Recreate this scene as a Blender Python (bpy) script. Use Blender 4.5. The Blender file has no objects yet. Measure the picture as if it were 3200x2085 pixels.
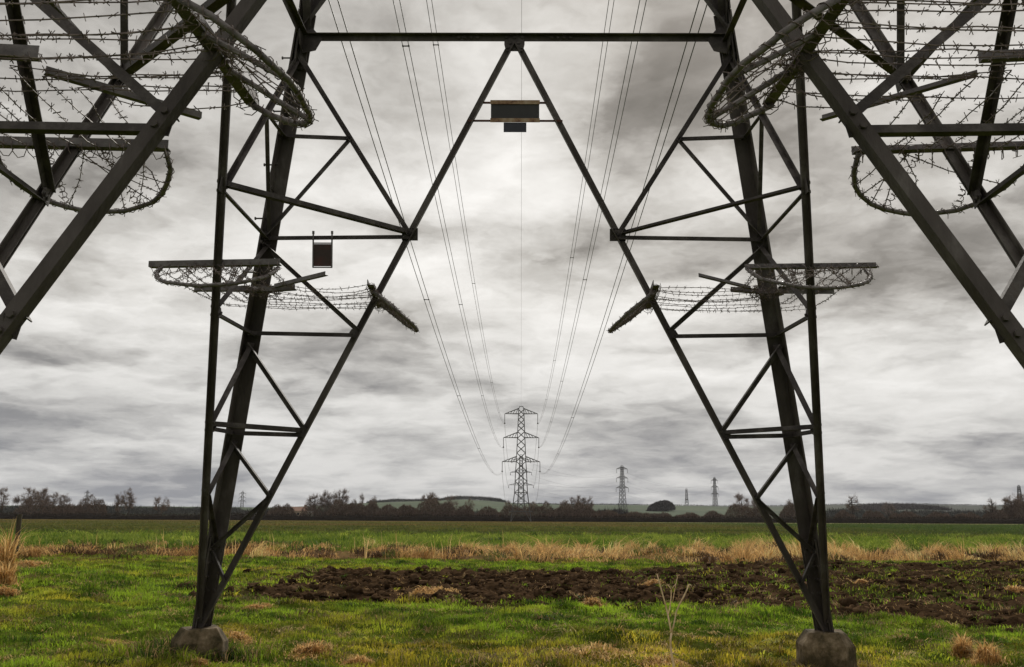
import bpy, math, random
import numpy as np
from mathutils import Vector, Matrix
R = math.radians
rng = np.random.default_rng(7)
random.seed(7)
scene = bpy.context.scene
HAZE = .00006
COL = scene.collection

# ------------------------------------------------------------------ camera
F, YAW, PITCH, ROLL = 2971.5, 0.007, 0.1857, 0.0049          # focal length in photo pixels
CX, CD, CH = 0.0581, 7.5552, 1.3131                           # camera position
def ray(x, y):
    u, v = x - 1600, y - 1042
    c, s = math.cos(ROLL), math.sin(ROLL); u, v = c*u + s*v, -s*u + c*v
    X, Y, Z = u/F, 1.0, -v/F
    c, s = math.cos(PITCH), math.sin(PITCH); Y, Z = c*Y - s*Z, s*Y + c*Z
    c, s = math.cos(YAW), math.sin(YAW); X, Y = c*X - s*Y, s*X + c*Y
    return np.array([X, Y, Z])
EYE = np.array([CX, -CD, CH])
def at(x, y, Y):                       # point seen at photo pixel x, y at world distance Y
    r = ray(x, y); return EYE + r*((Y + CD)/r[1])
def xat(x, Y, y=1610): return float(at(x, y, Y)[0])
cam = bpy.data.cameras.new('camera'); camo = bpy.data.objects.new('camera', cam); COL.objects.link(camo)
f0 = ray(1600, 1042); rt = ray(1600+F, 1042) - f0; up = ray(1600, 1042-F) - f0
m = Matrix.Identity(4)
for i in range(3): m[i][0], m[i][1], m[i][2], m[i][3] = rt[i], up[i], -f0[i], EYE[i]
camo.matrix_world = m
cam.sensor_width = 36; cam.lens = F/3200*36; cam.clip_start = .05; cam.clip_end = 6000
scene.camera = camo

# ------------------------------------------------------------------ tags and mesh helpers
def tag(o, label=None, cat=None, group=None, kind=None):
    if label: o['label'] = label
    if cat: o['category'] = cat
    if group: o['group'] = group
    if kind: o['kind'] = kind
    return o
def empty(name, loc=(0, 0, 0), rz=0):
    o = bpy.data.objects.new(name, None); COL.objects.link(o); o.location = loc; o.rotation_euler.z = rz
    o.empty_display_size = .3
    return o
def link_mesh(name, me, mat, parent=None, loc=None):
    me.materials.append(mat)
    o = bpy.data.objects.new(name, me); COL.objects.link(o)
    if parent is not None: o.parent = parent
    if loc is not None: o.location = loc
    return o
def tri_mesh(name, V, T, colors=None, smooth=False):
    """big triangle mesh from numpy arrays"""
    V = np.asarray(V, np.float32); T = np.asarray(T, np.int32)
    me = bpy.data.meshes.new(name)
    me.vertices.add(len(V)); me.vertices.foreach_set('co', V.ravel())
    n = len(T); k = T.shape[1]
    me.loops.add(n*k); me.loops.foreach_set('vertex_index', T.ravel())
    me.polygons.add(n); me.polygons.foreach_set('loop_start', np.arange(0, n*k, k, dtype=np.int32))
    if smooth: me.polygons.foreach_set('use_smooth', np.ones(n, bool))
    me.update(calc_edges=True)
    if colors is not None:
        a = me.color_attributes.new('tint', 'FLOAT_COLOR', 'POINT')
        c = np.ones((len(V), 4), np.float32); c[:, :3] = colors
        a.data.foreach_set('color', c.ravel())
    return me
class MB:
    """collects simple shapes, builds them as ONE mesh object"""
    def __init__(s): s.v = []; s.f = []
    def add(s, vs, fs):
        b = len(s.v); s.v += [tuple(map(float, v)) for v in vs]; s.f += [tuple(i+b for i in f) for f in fs]
    def prism(s, a, b, prof, S, N):
        a = Vector(a); b = Vector(b); n = len(prof)
        vs = [a + S*p + N*q for p, q in prof] + [b + S*p + N*q for p, q in prof]
        s.add(vs, [(i, (i+1) % n, n+(i+1) % n, n+i) for i in range(n)] + [tuple(range(n-1, -1, -1)), tuple(range(n, 2*n))])
    def angle(s, a, b, w, t, nrm, side=1, w2=None):
        """rolled steel angle: one flange in the face (normal nrm), one turned inwards"""
        a = Vector(a); b = Vector(b); d = (b-a).normalized(); n = Vector(nrm); n = (n - d*n.dot(d)).normalized()
        S = n.cross(d)*side; w2 = w2 or w
        pr = [(-w/2, 0), (w/2, 0), (w/2, -t), (-w/2+t, -t), (-w/2+t, -w2), (-w/2, -w2)]
        if side < 0: pr = pr[::-1]
        s.prism(a, b, pr, S, n)
    def tee(s, a, b, w, t, nrm, side=1, w2=None):
        """two angles back to back with the packing gap between them"""
        a = Vector(a); b = Vector(b); d = (b-a).normalized(); n = Vector(nrm); n = (n - d*n.dot(d)).normalized(); S = n.cross(d); g = .006
        for k in (-1, 1):
            pr = [(k*g, 0), (k*(w*.72), 0), (k*(w*.72), -t), (k*(g+t), -t), (k*(g+t), -w2), (k*g, -w2)]
            s.prism(a, b, pr if k > 0 else pr[::-1], S, n)
    def bar(s, a, b, w, h, nrm=(0, 0, 1)):
        a = Vector(a); b = Vector(b); d = (b-a).normalized(); n = Vector(nrm); n = n - d*n.dot(d)
        if n.length < 1e-3: n = Vector((1, 0, 0)) - d*d.x
        n.normalize(); S = n.cross(d)
        s.prism(a, b, [(-w/2, -h/2), (w/2, -h/2), (w/2, h/2), (-w/2, h/2)], S, n)
    def box(s, c, sx, sy, sz):
        x, y, z = c; s.bar((x, y, z-sz/2), (x, y, z+sz/2), sx, sy, (0, 1, 0))
    def plate(s, pts, t, nrm):
        n = Vector(nrm).normalized(); k = len(pts); pts = [Vector(p) for p in pts]
        s.add([p + n*t/2 for p in pts] + [p - n*t/2 for p in pts],
              [tuple(range(k)), tuple(range(2*k-1, k-1, -1))] + [(i, k+i, k+(i+1) % k, (i+1) % k) for i in range(k)])
    def bolt(s, p, nrm, r=.02, h=.018):
        n = Vector(nrm).normalized(); u = n.orthogonal().normalized(); w = n.cross(u); p = Vector(p)
        ring = [p + (u*math.cos(k*math.pi/3) + w*math.sin(k*math.pi/3))*r for k in range(6)]
        s.add(ring + [q + n*h for q in ring], [(i, (i+1) % 6, 6+(i+1) % 6, 6+i) for i in range(6)] + [tuple(range(6, 12))])
    def tube(s, pts, r, sides=5):
        pts = [Vector(p) for p in pts]; n = len(pts)
        rs = r if hasattr(r, '__len__') else [r]*n
        b = len(s.v); u = None
        for i, p in enumerate(pts):
            d = (pts[min(i+1, n-1)] - pts[max(i-1, 0)]).normalized()
            if u is None: u = d.orthogonal().normalized()
            u = (u - d*u.dot(d))
            u = u.normalized() if u.length > 1e-5 else d.orthogonal().normalized()
            w = d.cross(u)
            for k in range(sides):
                a = 2*math.pi*k/sides; s.v.append(tuple(p + (u*math.cos(a) + w*math.sin(a))*rs[i]))
        for i in range(n-1):
            for k in range(sides):
                k2 = (k+1) % sides
                s.f.append((b+i*sides+k, b+i*sides+k2, b+(i+1)*sides+k2, b+(i+1)*sides+k))
        s.f.append(tuple(b+k for k in range(sides-1, -1, -1))); s.f.append(tuple(b+(n-1)*sides+k for k in range(sides)))
    def build(s, name, mat, parent=None, smooth=False, loc=None):
        me = bpy.data.meshes.new(name); me.from_pydata(s.v, [], s.f)
        if smooth: me.polygons.foreach_set('use_smooth', np.ones(len(me.polygons), bool))
        me.update()
        return link_mesh(name, me, mat, parent, loc)

# value noise in numpy
_tab = np.random.default_rng(3).random((256, 256))
def vnoise(x, y):
    x = np.asarray(x, float); y = np.asarray(y, float)
    xi = np.floor(x).astype(int); yi = np.floor(y).astype(int); fx = x-xi; fy = y-yi
    fx = fx*fx*(3-2*fx); fy = fy*fy*(3-2*fy)
    g = lambda a, b: _tab[a & 255, b & 255]
    return (g(xi, yi)*(1-fx) + g(xi+1, yi)*fx)*(1-fy) + (g(xi, yi+1)*(1-fx) + g(xi+1, yi+1)*fx)*fy
def fbm(x, y, o=4):
    s = 0; a = .5; t = 0
    for k in range(o): s = s + a*vnoise(x*2**k + 17*k, y*2**k + 31*k); t += a; a *= .55
    return s/t
def sstep(a, b, x): t = np.clip((np.asarray(x, float)-a)/(b-a), 0, 1); return t*t*(3-2*t)

# ------------------------------------------------------------------ materials
def mat_new(name):
    M = bpy.data.materials.new(name); M.use_nodes = True; nt = M.node_tree
    return M, nt, nt.nodes['Principled BSDF']
def N(nt, t, **kw):
    n = nt.nodes.new(t)
    for k, v in kw.items():
        if k in n.inputs: n.inputs[k].default_value = v
        else: setattr(n, k, v)
    return n
def ramp(nt, stops):
    r = nt.nodes.new('ShaderNodeValToRGB'); e = r.color_ramp.elements
    while len(e) < len(stops): e.new(.5)
    for i, (p, c) in enumerate(stops): e[i].position = p; e[i].color = (*c, 1)
    return r
def noisy(name, stops, scale=4, detail=6, rough=.7, metal=0, bump=0, bscale=None, stretch=None, spec=.5):
    M, nt, P = mat_new(name); L = nt.links
    tc = N(nt, 'ShaderNodeTexCoord'); src = tc.outputs['Object']
    if stretch:
        mp = N(nt, 'ShaderNodeMapping'); mp.inputs['Scale'].default_value = stretch; L.new(src, mp.inputs[0]); src = mp.outputs[0]
    n = N(nt, 'ShaderNodeTexNoise', Scale=scale, Detail=detail, Roughness=.65); L.new(src, n.inputs['Vector'])
    r = ramp(nt, stops); L.new(n.outputs[0], r.inputs[0]); L.new(r.outputs[0], P.inputs['Base Color'])
    P.inputs['Roughness'].default_value = rough; P.inputs['Metallic'].default_value = metal
    P.inputs['Specular IOR Level'].default_value = spec
    if bump:
        b = N(nt, 'ShaderNodeBump', Strength=bump, Distance=.02)
        n2 = N(nt, 'ShaderNodeTexNoise', Scale=bscale or scale*6, Detail=5); L.new(src, n2.inputs['Vector'])
        L.new(n2.outputs[0], b.inputs['Height']); L.new(b.outputs[0], P.inputs['Normal'])
    return M
def tinted(name, rough=.8, trans=.0, var=.35, scale=30):
    """colour stored per leaf / blade, broken up by noise"""
    M, nt, P = mat_new(name); L = nt.links
    a = N(nt, 'ShaderNodeAttribute', attribute_name='tint')
    n = N(nt, 'ShaderNodeTexNoise', Scale=scale, Detail=3); tc = N(nt, 'ShaderNodeTexCoord'); L.new(tc.outputs['Object'], n.inputs['Vector'])
    r = ramp(nt, [(.3, (1-var,)*3), (.7, (1+var,)*3)]); L.new(n.outputs[0], r.inputs[0])
    mx = N(nt, 'ShaderNodeMix', data_type='RGBA', blend_type='MULTIPLY'); mx.inputs[0].default_value = 1
    L.new(a.outputs['Color'], mx.inputs[6]); L.new(r.outputs[0], mx.inputs[7])
    L.new(mx.outputs[2], P.inputs['Base Color']); P.inputs['Roughness'].default_value = rough
    P.inputs['Specular IOR Level'].default_value = .15
    if trans:
        tr = N(nt, 'ShaderNodeBsdfTranslucent'); L.new(mx.outputs[2], tr.inputs['Color'])
        ms = N(nt, 'ShaderNodeMixShader'); ms.inputs[0].default_value = trans
        L.new(P.outputs[0], ms.inputs[1]); L.new(tr.outputs[0], ms.inputs[2]); L.new(ms.outputs[0], nt.nodes['Material Output'].inputs[0])
    return M
STEEL = noisy('weathered_steel', [(.30, (.024, .019, .016)), (.42, (.052, .042, .036)), (.54, (.078, .066, .058)), (.63, (.14, .125, .115)), (.74, (.08, .046, .032))], scale=2.6, detail=10, rough=.62, bump=.25, bscale=40, stretch=(1, 1, .35), spec=.35)
STEEL2 = noisy('weathered_steel_thin', [(.3, (.026, .021, .018)), (.5, (.052, .043, .039)), (.62, (.10, .088, .08)), (.75, (.062, .04, .029))], scale=5, detail=8, rough=.6, bump=.2, bscale=50, spec=.35)
GALV = noisy('dull_galvanised_steel', [(.3, (.062, .054, .053)), (.5, (.125, .112, .109)), (.64, (.18, .165, .16)), (.78, (.12, .075, .055))], scale=9, detail=8, rough=.55, bump=.2, spec=.4)
WIRE = noisy('barbed_wire_rusty', [(.3, (.065, .046, .04)), (.5, (.15, .112, .098)), (.7, (.30, .25, .23))], scale=14, detail=5, rough=.6)
WRAP = noisy('wire_wrapped_bar', [(.3, (.07, .06, .058)), (.5, (.15, .132, .128)), (.7, (.25, .226, .22))], scale=12, detail=6, rough=.6, bump=.3)
COND = noisy('aluminium_conductor', [(.3, (.075, .073, .07)), (.7, (.12, .117, .112))], scale=.4, rough=.5, metal=.2)
FAR = noisy('pylon_grey_steel', [(.3, (.06, .058, .056)), (.7, (.10, .097, .094))], scale=1.2, rough=.65)
INSUL = noisy('insulator_glaze', [(.3, (.05, .043, .038)), (.7, (.08, .07, .06))], scale=3, rough=.35)
CONC = noisy('mossy_concrete', [(.3, (.035, .03, .013)), (.44, (.075, .058, .03)), (.56, (.16, .12, .072)), (.72, (.33, .26, .17))], scale=5.5, detail=10, rough=.92, bump=.6, bscale=22, spec=.2)
SIGN = noisy('dark_sign_back', [(.3, (.022, .022, .022)), (.7, (.036, .035, .033))], scale=4, rough=.5, stretch=(1, 1, .2))
SIGNR = noisy('rusty_sign_back', [(.3, (.03, .022, .019)), (.5, (.05, .028, .023)), (.75, (.09, .022, .016))], scale=5, rough=.6)
SIGNB = noisy('blue_black_tab', [(.3, (.016, .019, .03)), (.7, (.03, .034, .05))], scale=6, rough=.4)
RUSTY = noisy('rust_streaked_paint', [(.34, (.09, .025, .015)), (.46, (.30, .18, .10)), (.62, (.46, .36, .25)), (.8, (.22, .09, .05))], scale=7, detail=7, rough=.7)
RUST = noisy('dark_rust', [(.3, (.05, .022, .018)), (.7, (.14, .055, .035))], scale=9, rough=.8)
POST = noisy('weathered_wood', [(.3, (.035, .03, .017)), (.6, (.075, .062, .035)), (.8, (.06, .068, .025))], scale=6, detail=8, rough=.9, bump=.5, stretch=(1, 1, .15))
STALK = noisy('dry_stalk', [(.3, (.60, .40, .18)), (.55, (.85, .64, .40)), (.75, (.70, .56, .18))], scale=7, detail=4, rough=.7)
BARK = noisy('winter_bark', [(.3, (.028, .022, .017)), (.7, (.06, .048, .036))], scale=2, rough=.9)
GRASSM = tinted('grass_blades', .7, .5)
STRAWM = tinted('straw_blades', .75, .5)
TWIGM = tinted('winter_twigs', .9, 0, .3, 1)
SOILM = tinted('soil_clods', 1, 0, .45, 14); SOILM.node_tree.nodes['Principled BSDF'].inputs['Specular IOR Level'].default_value = 0
RENDER_W = noisy('cream_render', [(.3, (.5, .38, .29)), (.7, (.62, .5, .4))], scale=.8, rough=.9)
TILE = noisy('clay_roof_tile', [(.3, (.22, .12, .085)), (.7, (.34, .21, .15))], scale=1.5, rough=.85)
WHITE = noisy('white_painted_wall', [(.3, (.6, .59, .55)), (.7, (.72, .7, .66))], scale=1, rough=.8)
GLASS = noisy('dark_window_glass', [(.3, (.02, .022, .025)), (.7, (.03, .033, .036))], scale=1, rough=.1)

# ------------------------------------------------------------------ sky and sun
SUN_EL, SUN_AZ = R(37), R(14)           # azimuth measured from +Y towards +X
w = bpy.data.worlds.new('World'); scene.world = w; w.use_nodes = True
nt = w.node_tree; L = nt.links; bg = nt.nodes['Background']
sky = N(nt, 'ShaderNodeTexSky', sky_type='NISHITA'); sky.sun_disc = False; sky.sun_elevation = SUN_EL; sky.sun_rotation = SUN_AZ
sky.dust_density = 3; sky.air_density = 1.2
geo = N(nt, 'ShaderNodeTexCoord')
sep = N(nt, 'ShaderNodeSeparateXYZ'); L.new(geo.outputs['Generated'], sep.inputs[0])
def M2(op, a, b=None, c=None):
    n = N(nt, 'ShaderNodeMath', operation=op)
    for i, v in enumerate((a, b, c)):
        if v is None: continue
        if isinstance(v, (int, float)): n.inputs[i].default_value = v
        else: L.new(v, n.inputs[i])
    return n.outputs[0]
X_, Y_, Z_ = sep.outputs
zc = M2('ADD', M2('MAXIMUM', Z_, 0.0), 0.17)
cx_ = M2('DIVIDE', X_, zc); cy_ = M2('DIVIDE', Y_, zc)
comb = N(nt, 'ShaderNodeCombineXYZ'); L.new(cx_, comb.inputs[0]); L.new(cy_, comb.inputs[1])
def skynoise(scale, det, rough, off, warp=None):
    mp = N(nt, 'ShaderNodeMapping'); mp.inputs['Location'].default_value = off; src = comb.outputs[0]
    if warp is not None:
        va = N(nt, 'ShaderNodeVectorMath', operation='ADD'); L.new(src, va.inputs[0]); L.new(warp, va.inputs[1]); src = va.outputs[0]
    L.new(src, mp.inputs[0])
    n = N(nt, 'ShaderNodeTexNoise', Scale=scale, Detail=det, Roughness=rough); L.new(mp.outputs[0], n.inputs['Vector'])
    return n.outputs[0]
wn = N(nt, 'ShaderNodeTexNoise', Scale=2.6, Detail=5, Roughness=.6); L.new(comb.outputs[0], wn.inputs['Vector'])
wv = N(nt, 'ShaderNodeVectorMath', operation='SCALE'); wv.inputs['Scale'].default_value = .34; L.new(wn.outputs['Color'], wv.inputs[0]); WARP = wv.outputs[0]
n1 = skynoise(1.15, 8, .54, (3.1, 1.7, 0), WARP)
n1b = skynoise(1.15, 8, .54, (3.1, 1.58, 0), WARP)
n2 = skynoise(3.4, 7, .58, (9.2, 4.4, 2), WARP)
n3 = skynoise(.4, 2, .5, (1.0, 7.7, 5))
az = M2('ARCTAN2', X_, Y_); el = M2('ARCSINE', Z_)
wob = skynoise(2.4, 6, .62, (5, 5, 9)); wob2 = skynoise(2.0, 6, .62, (15, 2, 4))
az = M2('ADD', az, M2('MULTIPLY', M2('SUBTRACT', wob, .5), .30))
el = M2('ADD', el, M2('MULTIPLY', M2('MULTIPLY', M2('SUBTRACT', wob2, .5), .16), M2('MINIMUM', M2('MULTIPLY', M2('ADD', Z_, .03), 4.0), 1.0)))
edge = N(nt, 'ShaderNodeMapRange', interpolation_type='SMOOTHSTEP'); edge.inputs['From Min'].default_value = .36; edge.inputs['From Max'].default_value = .60; edge.inputs['To Min'].default_value = -.5; edge.inputs['To Max'].default_value = .5; L.new(n1, edge.inputs['Value'])
val = M2('ADD', .495, M2('MULTIPLY', edge.outputs[0], .30))
val = M2('ADD', val, M2('MULTIPLY', M2('SUBTRACT', n1, .5), .5))
val = M2('ADD', val, M2('MULTIPLY', M2('SUBTRACT', n1b, n1), 1.5))
val = M2('ADD', val, M2('MULTIPLY', M2('SUBTRACT', n2, .5), .62))
val = M2('ADD', val, M2('MULTIPLY', M2('SUBTRACT', n3, .5), .25))
n4 = skynoise(1.7, 5, .55, (2.3, 6.1, 4), WARP)
val = M2('ADD', val, M2('MULTIPLY', M2('SUBTRACT', .085, M2('ABSOLUTE', M2('SUBTRACT', n4, .5))), 1.5))
# broad cloud banks: (photo pixel of the centre, size in pixels, change in brightness)
BANKS = [(1580, 480, 320, 220, .18), (1600, 90, 260, 130, .08), (2220, 560, 200, 120, .14), (1150, 900, 320, 120, .10), (2750, 1080, 400, 130, .14), (480, 930, 420, 130, .14), (1900, 1000, 350, 150, .06),
         (1930, 330, 150, 130, -.22), (2080, 240, 190, 130, -.14), (1120, 60, 240, 90, -.16), (1520, 745, 260, 80, -.22), (230, 1130, 260, 40, -.18), (560, 540, 330, 110, -.12), (2760, 945, 170, 60, -.20), (2450, 720, 200, 80, -.10),
         (2950, 1372, 330, 22, -.18), (1150, 1215, 130, 22, -.10), (2880, 420, 380, 150, -.14), (700, 220, 400, 120, -.10), (950, 760, 120, 60, -.08), (2900, 40, 330, 110, .06), (1850, 690, 160, 80, -.12), (300, 320, 330, 110, .08)]
for px, py, rx, ry, amp in BANKS:
    r = ray(px, py); r = r/np.linalg.norm(r); a0 = math.atan2(r[0], r[1]); e0 = math.asin(r[2])
    da = M2('DIVIDE', M2('SUBTRACT', az, a0), rx/F); de = M2('DIVIDE', M2('SUBTRACT', el, e0), ry/F)
    g = M2('POWER', 2.718, M2('MULTIPLY', M2('ADD', M2('MULTIPLY', da, da), M2('MULTIPLY', de, de)), -1.0))
    val = M2('ADD', val, M2('MULTIPLY', g, amp))
cr = ramp(nt, [(0.0, (.12, .113, .102)), (.28, (.24, .226, .206)), (.50, (.47, .45, .418)), (.72, (.70, .68, .645)), (1.0, (.92, .90, .865))])
L.new(val, cr.inputs[0])
# bluer, flatter cloud low down
low = N(nt, 'ShaderNodeMapRange'); low.inputs['From Min'].default_value = 0.0; low.inputs['From Max'].default_value = .22; low.inputs['To Min'].default_value = .85; low.inputs['To Max'].default_value = 0
L.new(Z_, low.inputs['Value'])
lowc = ramp(nt, [(.25, (.27, .285, .32)), (.5, (.42, .43, .445)), (.8, (.58, .58, .58))]); L.new(val, lowc.inputs[0])
mixl = N(nt, 'ShaderNodeMix', data_type='RGBA'); L.new(low.outputs[0], mixl.inputs[0]); L.new(cr.outputs[0], mixl.inputs[6]); L.new(lowc.outputs[0], mixl.inputs[7])
sc_ = N(nt, 'ShaderNodeVectorMath', operation='SCALE'); sc_.inputs['Scale'].default_value = 10.9; L.new(mixl.outputs[2], sc_.inputs[0])
mixs = N(nt, 'ShaderNodeMix', data_type='RGBA'); mixs.inputs[0].default_value = .98
L.new(sky.outputs[0], mixs.inputs[6]); L.new(sc_.outputs[0], mixs.inputs[7])
L.new(mixs.outputs[2], bg.inputs[0]); bg.inputs[1].default_value = .0555
sl = bpy.data.lights.new('sun', 'SUN'); sl.energy = 1.5; sl.angle = R(10); sl.color = (1, .95, .87)
so = bpy.data.objects.new('sun', sl); COL.objects.link(so)
sd = Vector((math.sin(SUN_AZ)*math.cos(SUN_EL), math.cos(SUN_AZ)*math.cos(SUN_EL), math.sin(SUN_EL)))
so.rotation_euler = sd.to_track_quat('Z', 'Y').to_euler(); so.location = (0, 0, 60)
vs = scene.view_settings; vs.view_transform = 'Standard'; vs.look = 'None'; vs.exposure = .85; vs.gamma = 1; vs.use_curve_mapping = False

# ------------------------------------------------------------------ terrain
def zbase(X, Y):
    Y = np.asarray(Y, float)
    return -.345 - np.clip(Y-8, 0, 332)*.0053 - .016*np.clip(X, -12, 12)*sstep(30, 12, Y)
def soil_mask(X, Y):
    """ploughed strip: 0..1"""
    X = np.asarray(X, float); Y = np.asarray(Y, float)
    wob = (fbm(X*.35+3, Y*.35+9, 3)-.5)*5
    wob2 = (fbm(X*.9+30, Y*.9+5, 3)-.5)*2.2
    front = np.where(X > 3, 10.6 - sstep(3, 9, X)*3.2, 10.6) + wob*.6 + wob2
    back = 20.5 + sstep(2, 9, X)*7.5 + wob*.5 + wob2
    lft = -6.2 + (Y-14)*-.12 + wob
    return sstep(-.6, .6, Y-front)*sstep(-.7, .7, back-Y)*sstep(-1.2, 1.2, X-lft)
def reed_mask(X, Y):
    X = np.asarray(X, float); Y = np.asarray(Y, float)
    wob = (fbm(X*.15+50, Y*.15+9, 3)-.5)*6
    a = np.where(X < -4, 29.0 - sstep(4, 14, -X)*3, 27.2) + sstep(8, 16, X)*4 + wob*.35
    return sstep(-1, 1, Y-a)*sstep(-1.5, 1.5, 39+wob-Y)
def dz_land(X, Y):
    s = soil_mask(X, Y); near = sstep(34, 24, Y)
    h = (fbm(X*.7, Y*.7, 4)-.5)*.16*near
    h = h + s*((fbm(X*2.3+8, Y*2.3+3, 4)-.45)*.36 + (fbm(X*6+1, Y*6, 2)-.5)*.10)
    h = h + (fbm(X*1.9+4, Y*1.9, 2)-.5)*.21*near*(1-s) + (fbm(X*.25+70, Y*.3, 3)-.5)*.5*reed_mask(X, Y)
    return h
def zland(X, Y): return zbase(X, Y) + dz_land(X, Y)
def axis(lo, d0, d1, step, hi, grow):
    c = list(np.arange(d0, d1+1e-6, step)); s = step
    while c[-1] < hi: s *= grow; c.append(c[-1]+s)
    s = step
    while c[0] > lo: s *= grow; c.insert(0, c[0]-s)
    return np.array(c)
ax = axis(-1700, -22, 24, .11, 1700, 1.09); ay = axis(-50, -1, 29, .085, 2150, 1.045)
GX, GY = np.meshgrid(ax, ay); ZB = zland(GX, GY)
nx, ny = len(ax), len(ay)
i = np.arange(nx*ny).reshape(ny, nx)
Q = np.stack([i[:-1, :-1], i[:-1, 1:], i[1:, 1:], i[1:, :-1]], -1).reshape(-1, 4)
S = soil_mask(GX, GY); RD = reed_mask(GX, GY)
n_a = fbm(GX*.9, GY*.9, 4)[..., None]; n_b = fbm(GX*.12+40, GY*.3, 3)[..., None]; n_c = fbm(GX*3, GY*3, 3)[..., None]
def lerp(a, b, t): return np.asarray(a)*(1-t) + np.asarray(b)*t
gc = lerp((.03, .05, .007), (.11, .145, .018), np.clip(n_a*1.6-.3, 0, 1))
gc = lerp(gc, (.11, .085, .03), np.clip((n_c-.58)*3, 0, .7))
soilc = lerp((.022, .0135, .0075), (.08, .05, .028), np.clip(n_c*1.8-.4, 0, 1))
soilc = lerp(soilc, (.034, .04, .011), np.clip((n_a-.54)*5, 0, 1)*sstep(3, 9, GX)[..., None]*.9)
gc = lerp(gc, soilc, S[..., None])
gc = lerp(gc, lerp((.05, .03, .016), (.24, .155, .07), n_c), RD[..., None]*np.clip(1.25-2.2*np.clip(n_a-.45, 0, 1), .3, 1))
YY = GY[..., None]; XX = GX[..., None]
stripe = sstep(-.6, .6, (fbm(GX*.012+3, GY*.02+8, 3)[..., None]-.47)*8)
crop = lerp((.066, .074, .018), (.10, .073, .026), stripe*sstep(100, 160, YY)*.9)
crop = lerp(crop, (.034, .062, .014), sstep(20, 75, XX)*sstep(60, 120, YY)*.85)
crop = lerp(crop, (.036, .054, .016), (1-sstep(95, 130, YY))*.6)
crop = lerp(crop, (.17, .155, .075), sstep(310, 322, YY)*sstep(30, 60, XX)*.8)
crop = crop*1.45*(.75+.5*fbm(GX*.5, GY*.12, 3)[..., None])
verge = lerp((.08, .14, .015), (.20, .26, .04), n_a)
gc = lerp(gc, verge, sstep(39, 42, YY))
gc = lerp(gc, crop, sstep(76, 90, YY))
gme = tri_mesh('ground', np.stack([GX, GY, ZB], -1).reshape(-1, 3), Q, gc.reshape(-1, 3), True)
GM = tinted('field_ground', 1, 0, .4, 8); GM.node_tree.nodes['Principled BSDF'].inputs['Specular IOR Level'].default_value = 0
_nt = GM.node_tree; _b = N(_nt, 'ShaderNodeBump', Strength=.6, Distance=.05); _n = N(_nt, 'ShaderNodeTexNoise', Scale=11, Detail=8)
_t = N(_nt, 'ShaderNodeTexCoord'); _nt.links.new(_t.outputs['Object'], _n.inputs['Vector']); _nt.links.new(_n.outputs[0], _b.inputs['Height']); _nt.links.new(_b.outputs[0], _nt.nodes['Principled BSDF'].inputs['Normal'])
tag(link_mesh('ground', gme, GM), kind='structure')

# hills behind the hedge
prof_x = [-2500, -600, 0, 500, 850, 950, 1100, 1250, 1350, 1450, 1520, 1600, 1750, 1950, 2150, 2300, 2450, 2600, 2800, 3000, 3200, 3800, 5500]
prof_y = [1588, 1586, 1588, 1588, 1590, 1586, 1577, 1571, 1568, 1563, 1566, 1573, 1577, 1577, 1578, 1580, 1577, 1573, 1571, 1573, 1575, 1580, 1584]
HXs = np.linspace(-1500, 1500, 500); HYs = np.concatenate([np.linspace(440, 1300, 130), np.linspace(1310, 1900, 40)])
HX, HY = np.meshgrid(HXs, HYs)
pxx = 1618 + (HX-CX)/(HY+CD)*F
crest = (1600-np.interp(pxx, prof_x, prof_y))/F*1300 + 1.3
def hill_z(X, Y):
    px = 1618 + (X-CX)/(Y+CD)*F; c = (1600-np.interp(px, prof_x, prof_y))/F*1308 + 1.3
    u = sstep(560, 1300, Y)
    return -3 + (c+3)*u*(1-.25*sstep(1350, 1900, Y)) + (fbm(X*.008, Y*.008, 3)-.5)*5*u*sstep(1300, 1000, Y)
HZ = hill_z(HX, HY)
cellx = np.floor(HX/170 + .9*fbm(HX*.002, HY*.002+5, 2)*3); celly = np.floor((HY/150) + HX/900 + 2*fbm(HX*.003+9, HY*.003, 2))
rndc = vnoise(cellx*7.3+.5, celly*11.7+.5)[..., None]
hc = lerp((.024, .045, .016), (.045, .072, .026), np.clip(rndc*1.4-.2, 0, 1))
hc = lerp(hc, (.085, .10, .048), np.clip((rndc-.72)*6, 0, 1)*.7)
fe = np.minimum(np.abs((HX/170 + .9*fbm(HX*.002, HY*.002+5, 2)*3) % 1 - .5), .5)
hc = lerp(hc, (.026, .030, .027), (sstep(150, 420, HX)*.85)[..., None])
i = np.arange(HX.size).reshape(HX.shape)
Q = np.stack([i[:-1, :-1], i[:-1, 1:], i[1:, 1:], i[1:, :-1]], -1).reshape(-1, 4)
tag(link_mesh('hills', tri_mesh('hills', np.stack([HX, HY, HZ], -1).reshape(-1, 3), Q, hc.reshape(-1, 3), True), tinted('hill_fields', .95, 0, .2, .05)), kind='structure')

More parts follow.
